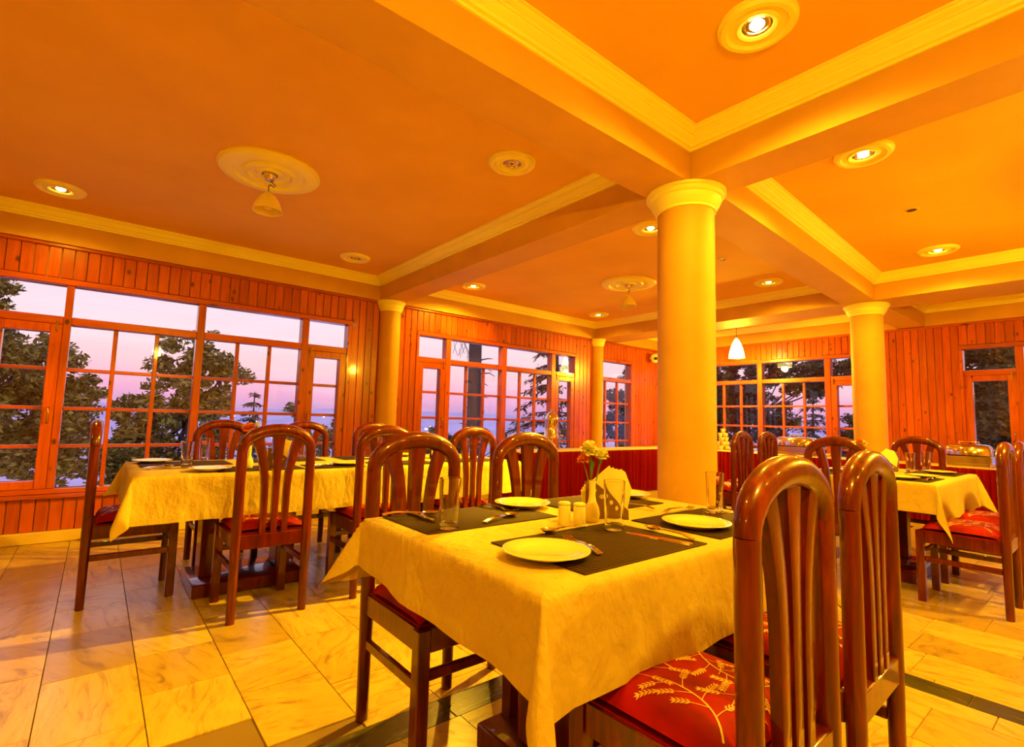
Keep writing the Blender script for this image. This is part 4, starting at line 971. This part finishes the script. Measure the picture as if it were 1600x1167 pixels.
counter(*CF, [((8.66, 0.27), (8.66, 5.44), (-1, 0), 3), ((8.66, 0.27), (9.18, 0.27), (0, -1), 4)], 'red-skirted buffet counter along the far pine wall')
# urn
ux, uy = 5.60, 5.83
t = empty('drinks_urn', (ux, uy, ZK)); tag(t, 'tall polished steel urn standing on the window-side buffet', 'urn')
obj('body', MB().lathe([(0.10, 0.17), (0.128, 0.18), (0.128, 0.21), (0.118, 0.23), (0.108, 0.46), (0.112, 0.47)], n=32), M['steel'], t)
obj('lid', MB().lathe([(0.113, 0.472), (0.112, 0.49), (0.09, 0.545), (0.05, 0.585), (0.018, 0.597), (0.012, 0.61), (0.022, 0.622), (0.02, 0.636), (0.0, 0.642)], n=32), M['steel'], t)
for k in range(4):
    a = pi / 4 + k * pi / 2; obj('leg', MB().tube([(0.105 * cos(a), 0.105 * sin(a), 0.185), (0.11 * cos(a), 0.11 * sin(a), 0.09), (0.125 * cos(a), 0.125 * sin(a), 0.0)], [0.014, 0.011, 0.015], 8), M['steel'], t)
obj('burner', MB().lathe([(0.04, 0.0), (0.045, 0.01), (0.045, 0.055), (0.03, 0.06)], n=16), M['mahogany_dark'], t)
obj('tap', MB().tube([(0.09, -0.09, 0.24), (0.12, -0.12, 0.235), (0.125, -0.125, 0.2)], 0.010, 8, ref=(0, 0, 1)), M['steel'], t); obj('tap_handle', MB().bbox(0.105, 0.125, -0.125, -0.105, 0.245, 0.30, 0.004), M['black'], t)
# chafing dishes
def chafing(x, y, Lh, label):
    t = empty('chafing_dish', (x, y, ZK)); tag(t, label, 'chafing dish', 'steel chafing dishes on the far buffet'); w = 0.165
    for sx in (-1, 1):
        for sy in (-1, 1): obj('leg', MB().tube([(sx * (w - 0.01), sy * (Lh - 0.02), 0.0), (sx * (w - 0.01), sy * (Lh - 0.02), 0.13)], [0.012, 0.009], 8), M['steel'], t)
    obj('pan', MB().bbox(-w, w, -Lh, Lh, 0.03, 0.145, 0.012), M['steel'], t)
    obj('shelf', MB().bbox(-w + 0.02, w - 0.02, -Lh + 0.02, Lh - 0.02, 0.0, 0.029, 0.003), M['steel'], t)
    rs = []
    for k, (i, z) in enumerate(((0.004, 0.147), (0.004, 0.18), (0.008, 0.235), (0.016, 0.262), (0.034, 0.282), (0.07, 0.292))):
        a, b, c = w - i, Lh - i, 0.04; rs.append([(sx * a - sx * (c if q == 0 else 0) if False else sx * (a - (c if q else 0)), sy * (b - (0 if q else c)), z) for sx, sy, q in ((1, -1, 0), (1, 1, 0), (1, 1, 1), (-1, 1, 1), (-1, 1, 0), (-1, -1, 0), (-1, -1, 1), (1, -1, 1))])
    obj('lid', MB().rings(rs), M['steel'], t, angle=50)
    obj('handle', MB().tube([(0, -0.10, 0.290), (0, -0.10, 0.318), (0, 0.10, 0.318), (0, 0.10, 0.290)], 0.008, 8, ref=(1, 0, 0)), M['steel'], t)
    for s in (-1, 1): obj('side_handle', MB().tube([(-0.05, s * Lh, 0.13), (-0.05, s * (Lh + 0.03), 0.15), (-0.05, s * (Lh + 0.03), 0.215), (-0.05, s * (Lh - 0.005), 0.225)], 0.008, 8, ref=(1, 0, 0)), M['steel'], t)
chafing(8.93, 3.50, 0.29, 'steel chafing dish behind the two slim chair backs'); chafing(8.93, 1.37, 0.235, 'steel chafing dish before the pine wall at the right end of the far buffet')
# stacked cups and bowls
cup_me = MB().lathe([(0.022, 0.0), (0.028, 0.004), (0.040, 0.03), (0.046, 0.075), (0.044, 0.077), (0.037, 0.03), (0.02, 0.008)], n=20).mesh('cup', M['ceramic'])
rr = random.Random(2)
for tier, n in enumerate((4, 4, 3, 2, 1)):
    for k in range(n):
        a = 2 * pi * k / n + tier * 0.6; r = (0.078, 0.07, 0.055, 0.045, 0.0)[tier]
        tag(link('cup', cup_me, None, (8.92 + r * cos(a), 4.76 + r * sin(a), ZK + 0.0775 * tier)), 'white cup in the %s tier of the stacked tower beside the thick column' % ('bottom', 'second', 'third', 'fourth', 'topmost')[tier], 'cup', 'white cups stacked on the far buffet')
bowl_me = MB().lathe([(0.03, 0.0), (0.05, 0.006), (0.085, 0.05), (0.082, 0.052), (0.045, 0.012)], n=24).mesh('serving_bowl', M['ceramic'])
for (x, y, lb) in ((8.86, 4.55, 'white bowl beside the tower of stacked cups'), (8.84, 4.22, 'white bowl between the two slim chair backs'), (8.80, 3.05, 'white bowl right of the left chafing dish')):
    tag(link('serving_bowl', bowl_me, None, (x, y, ZK)), lb, 'bowl', 'white bowls on the far buffet')
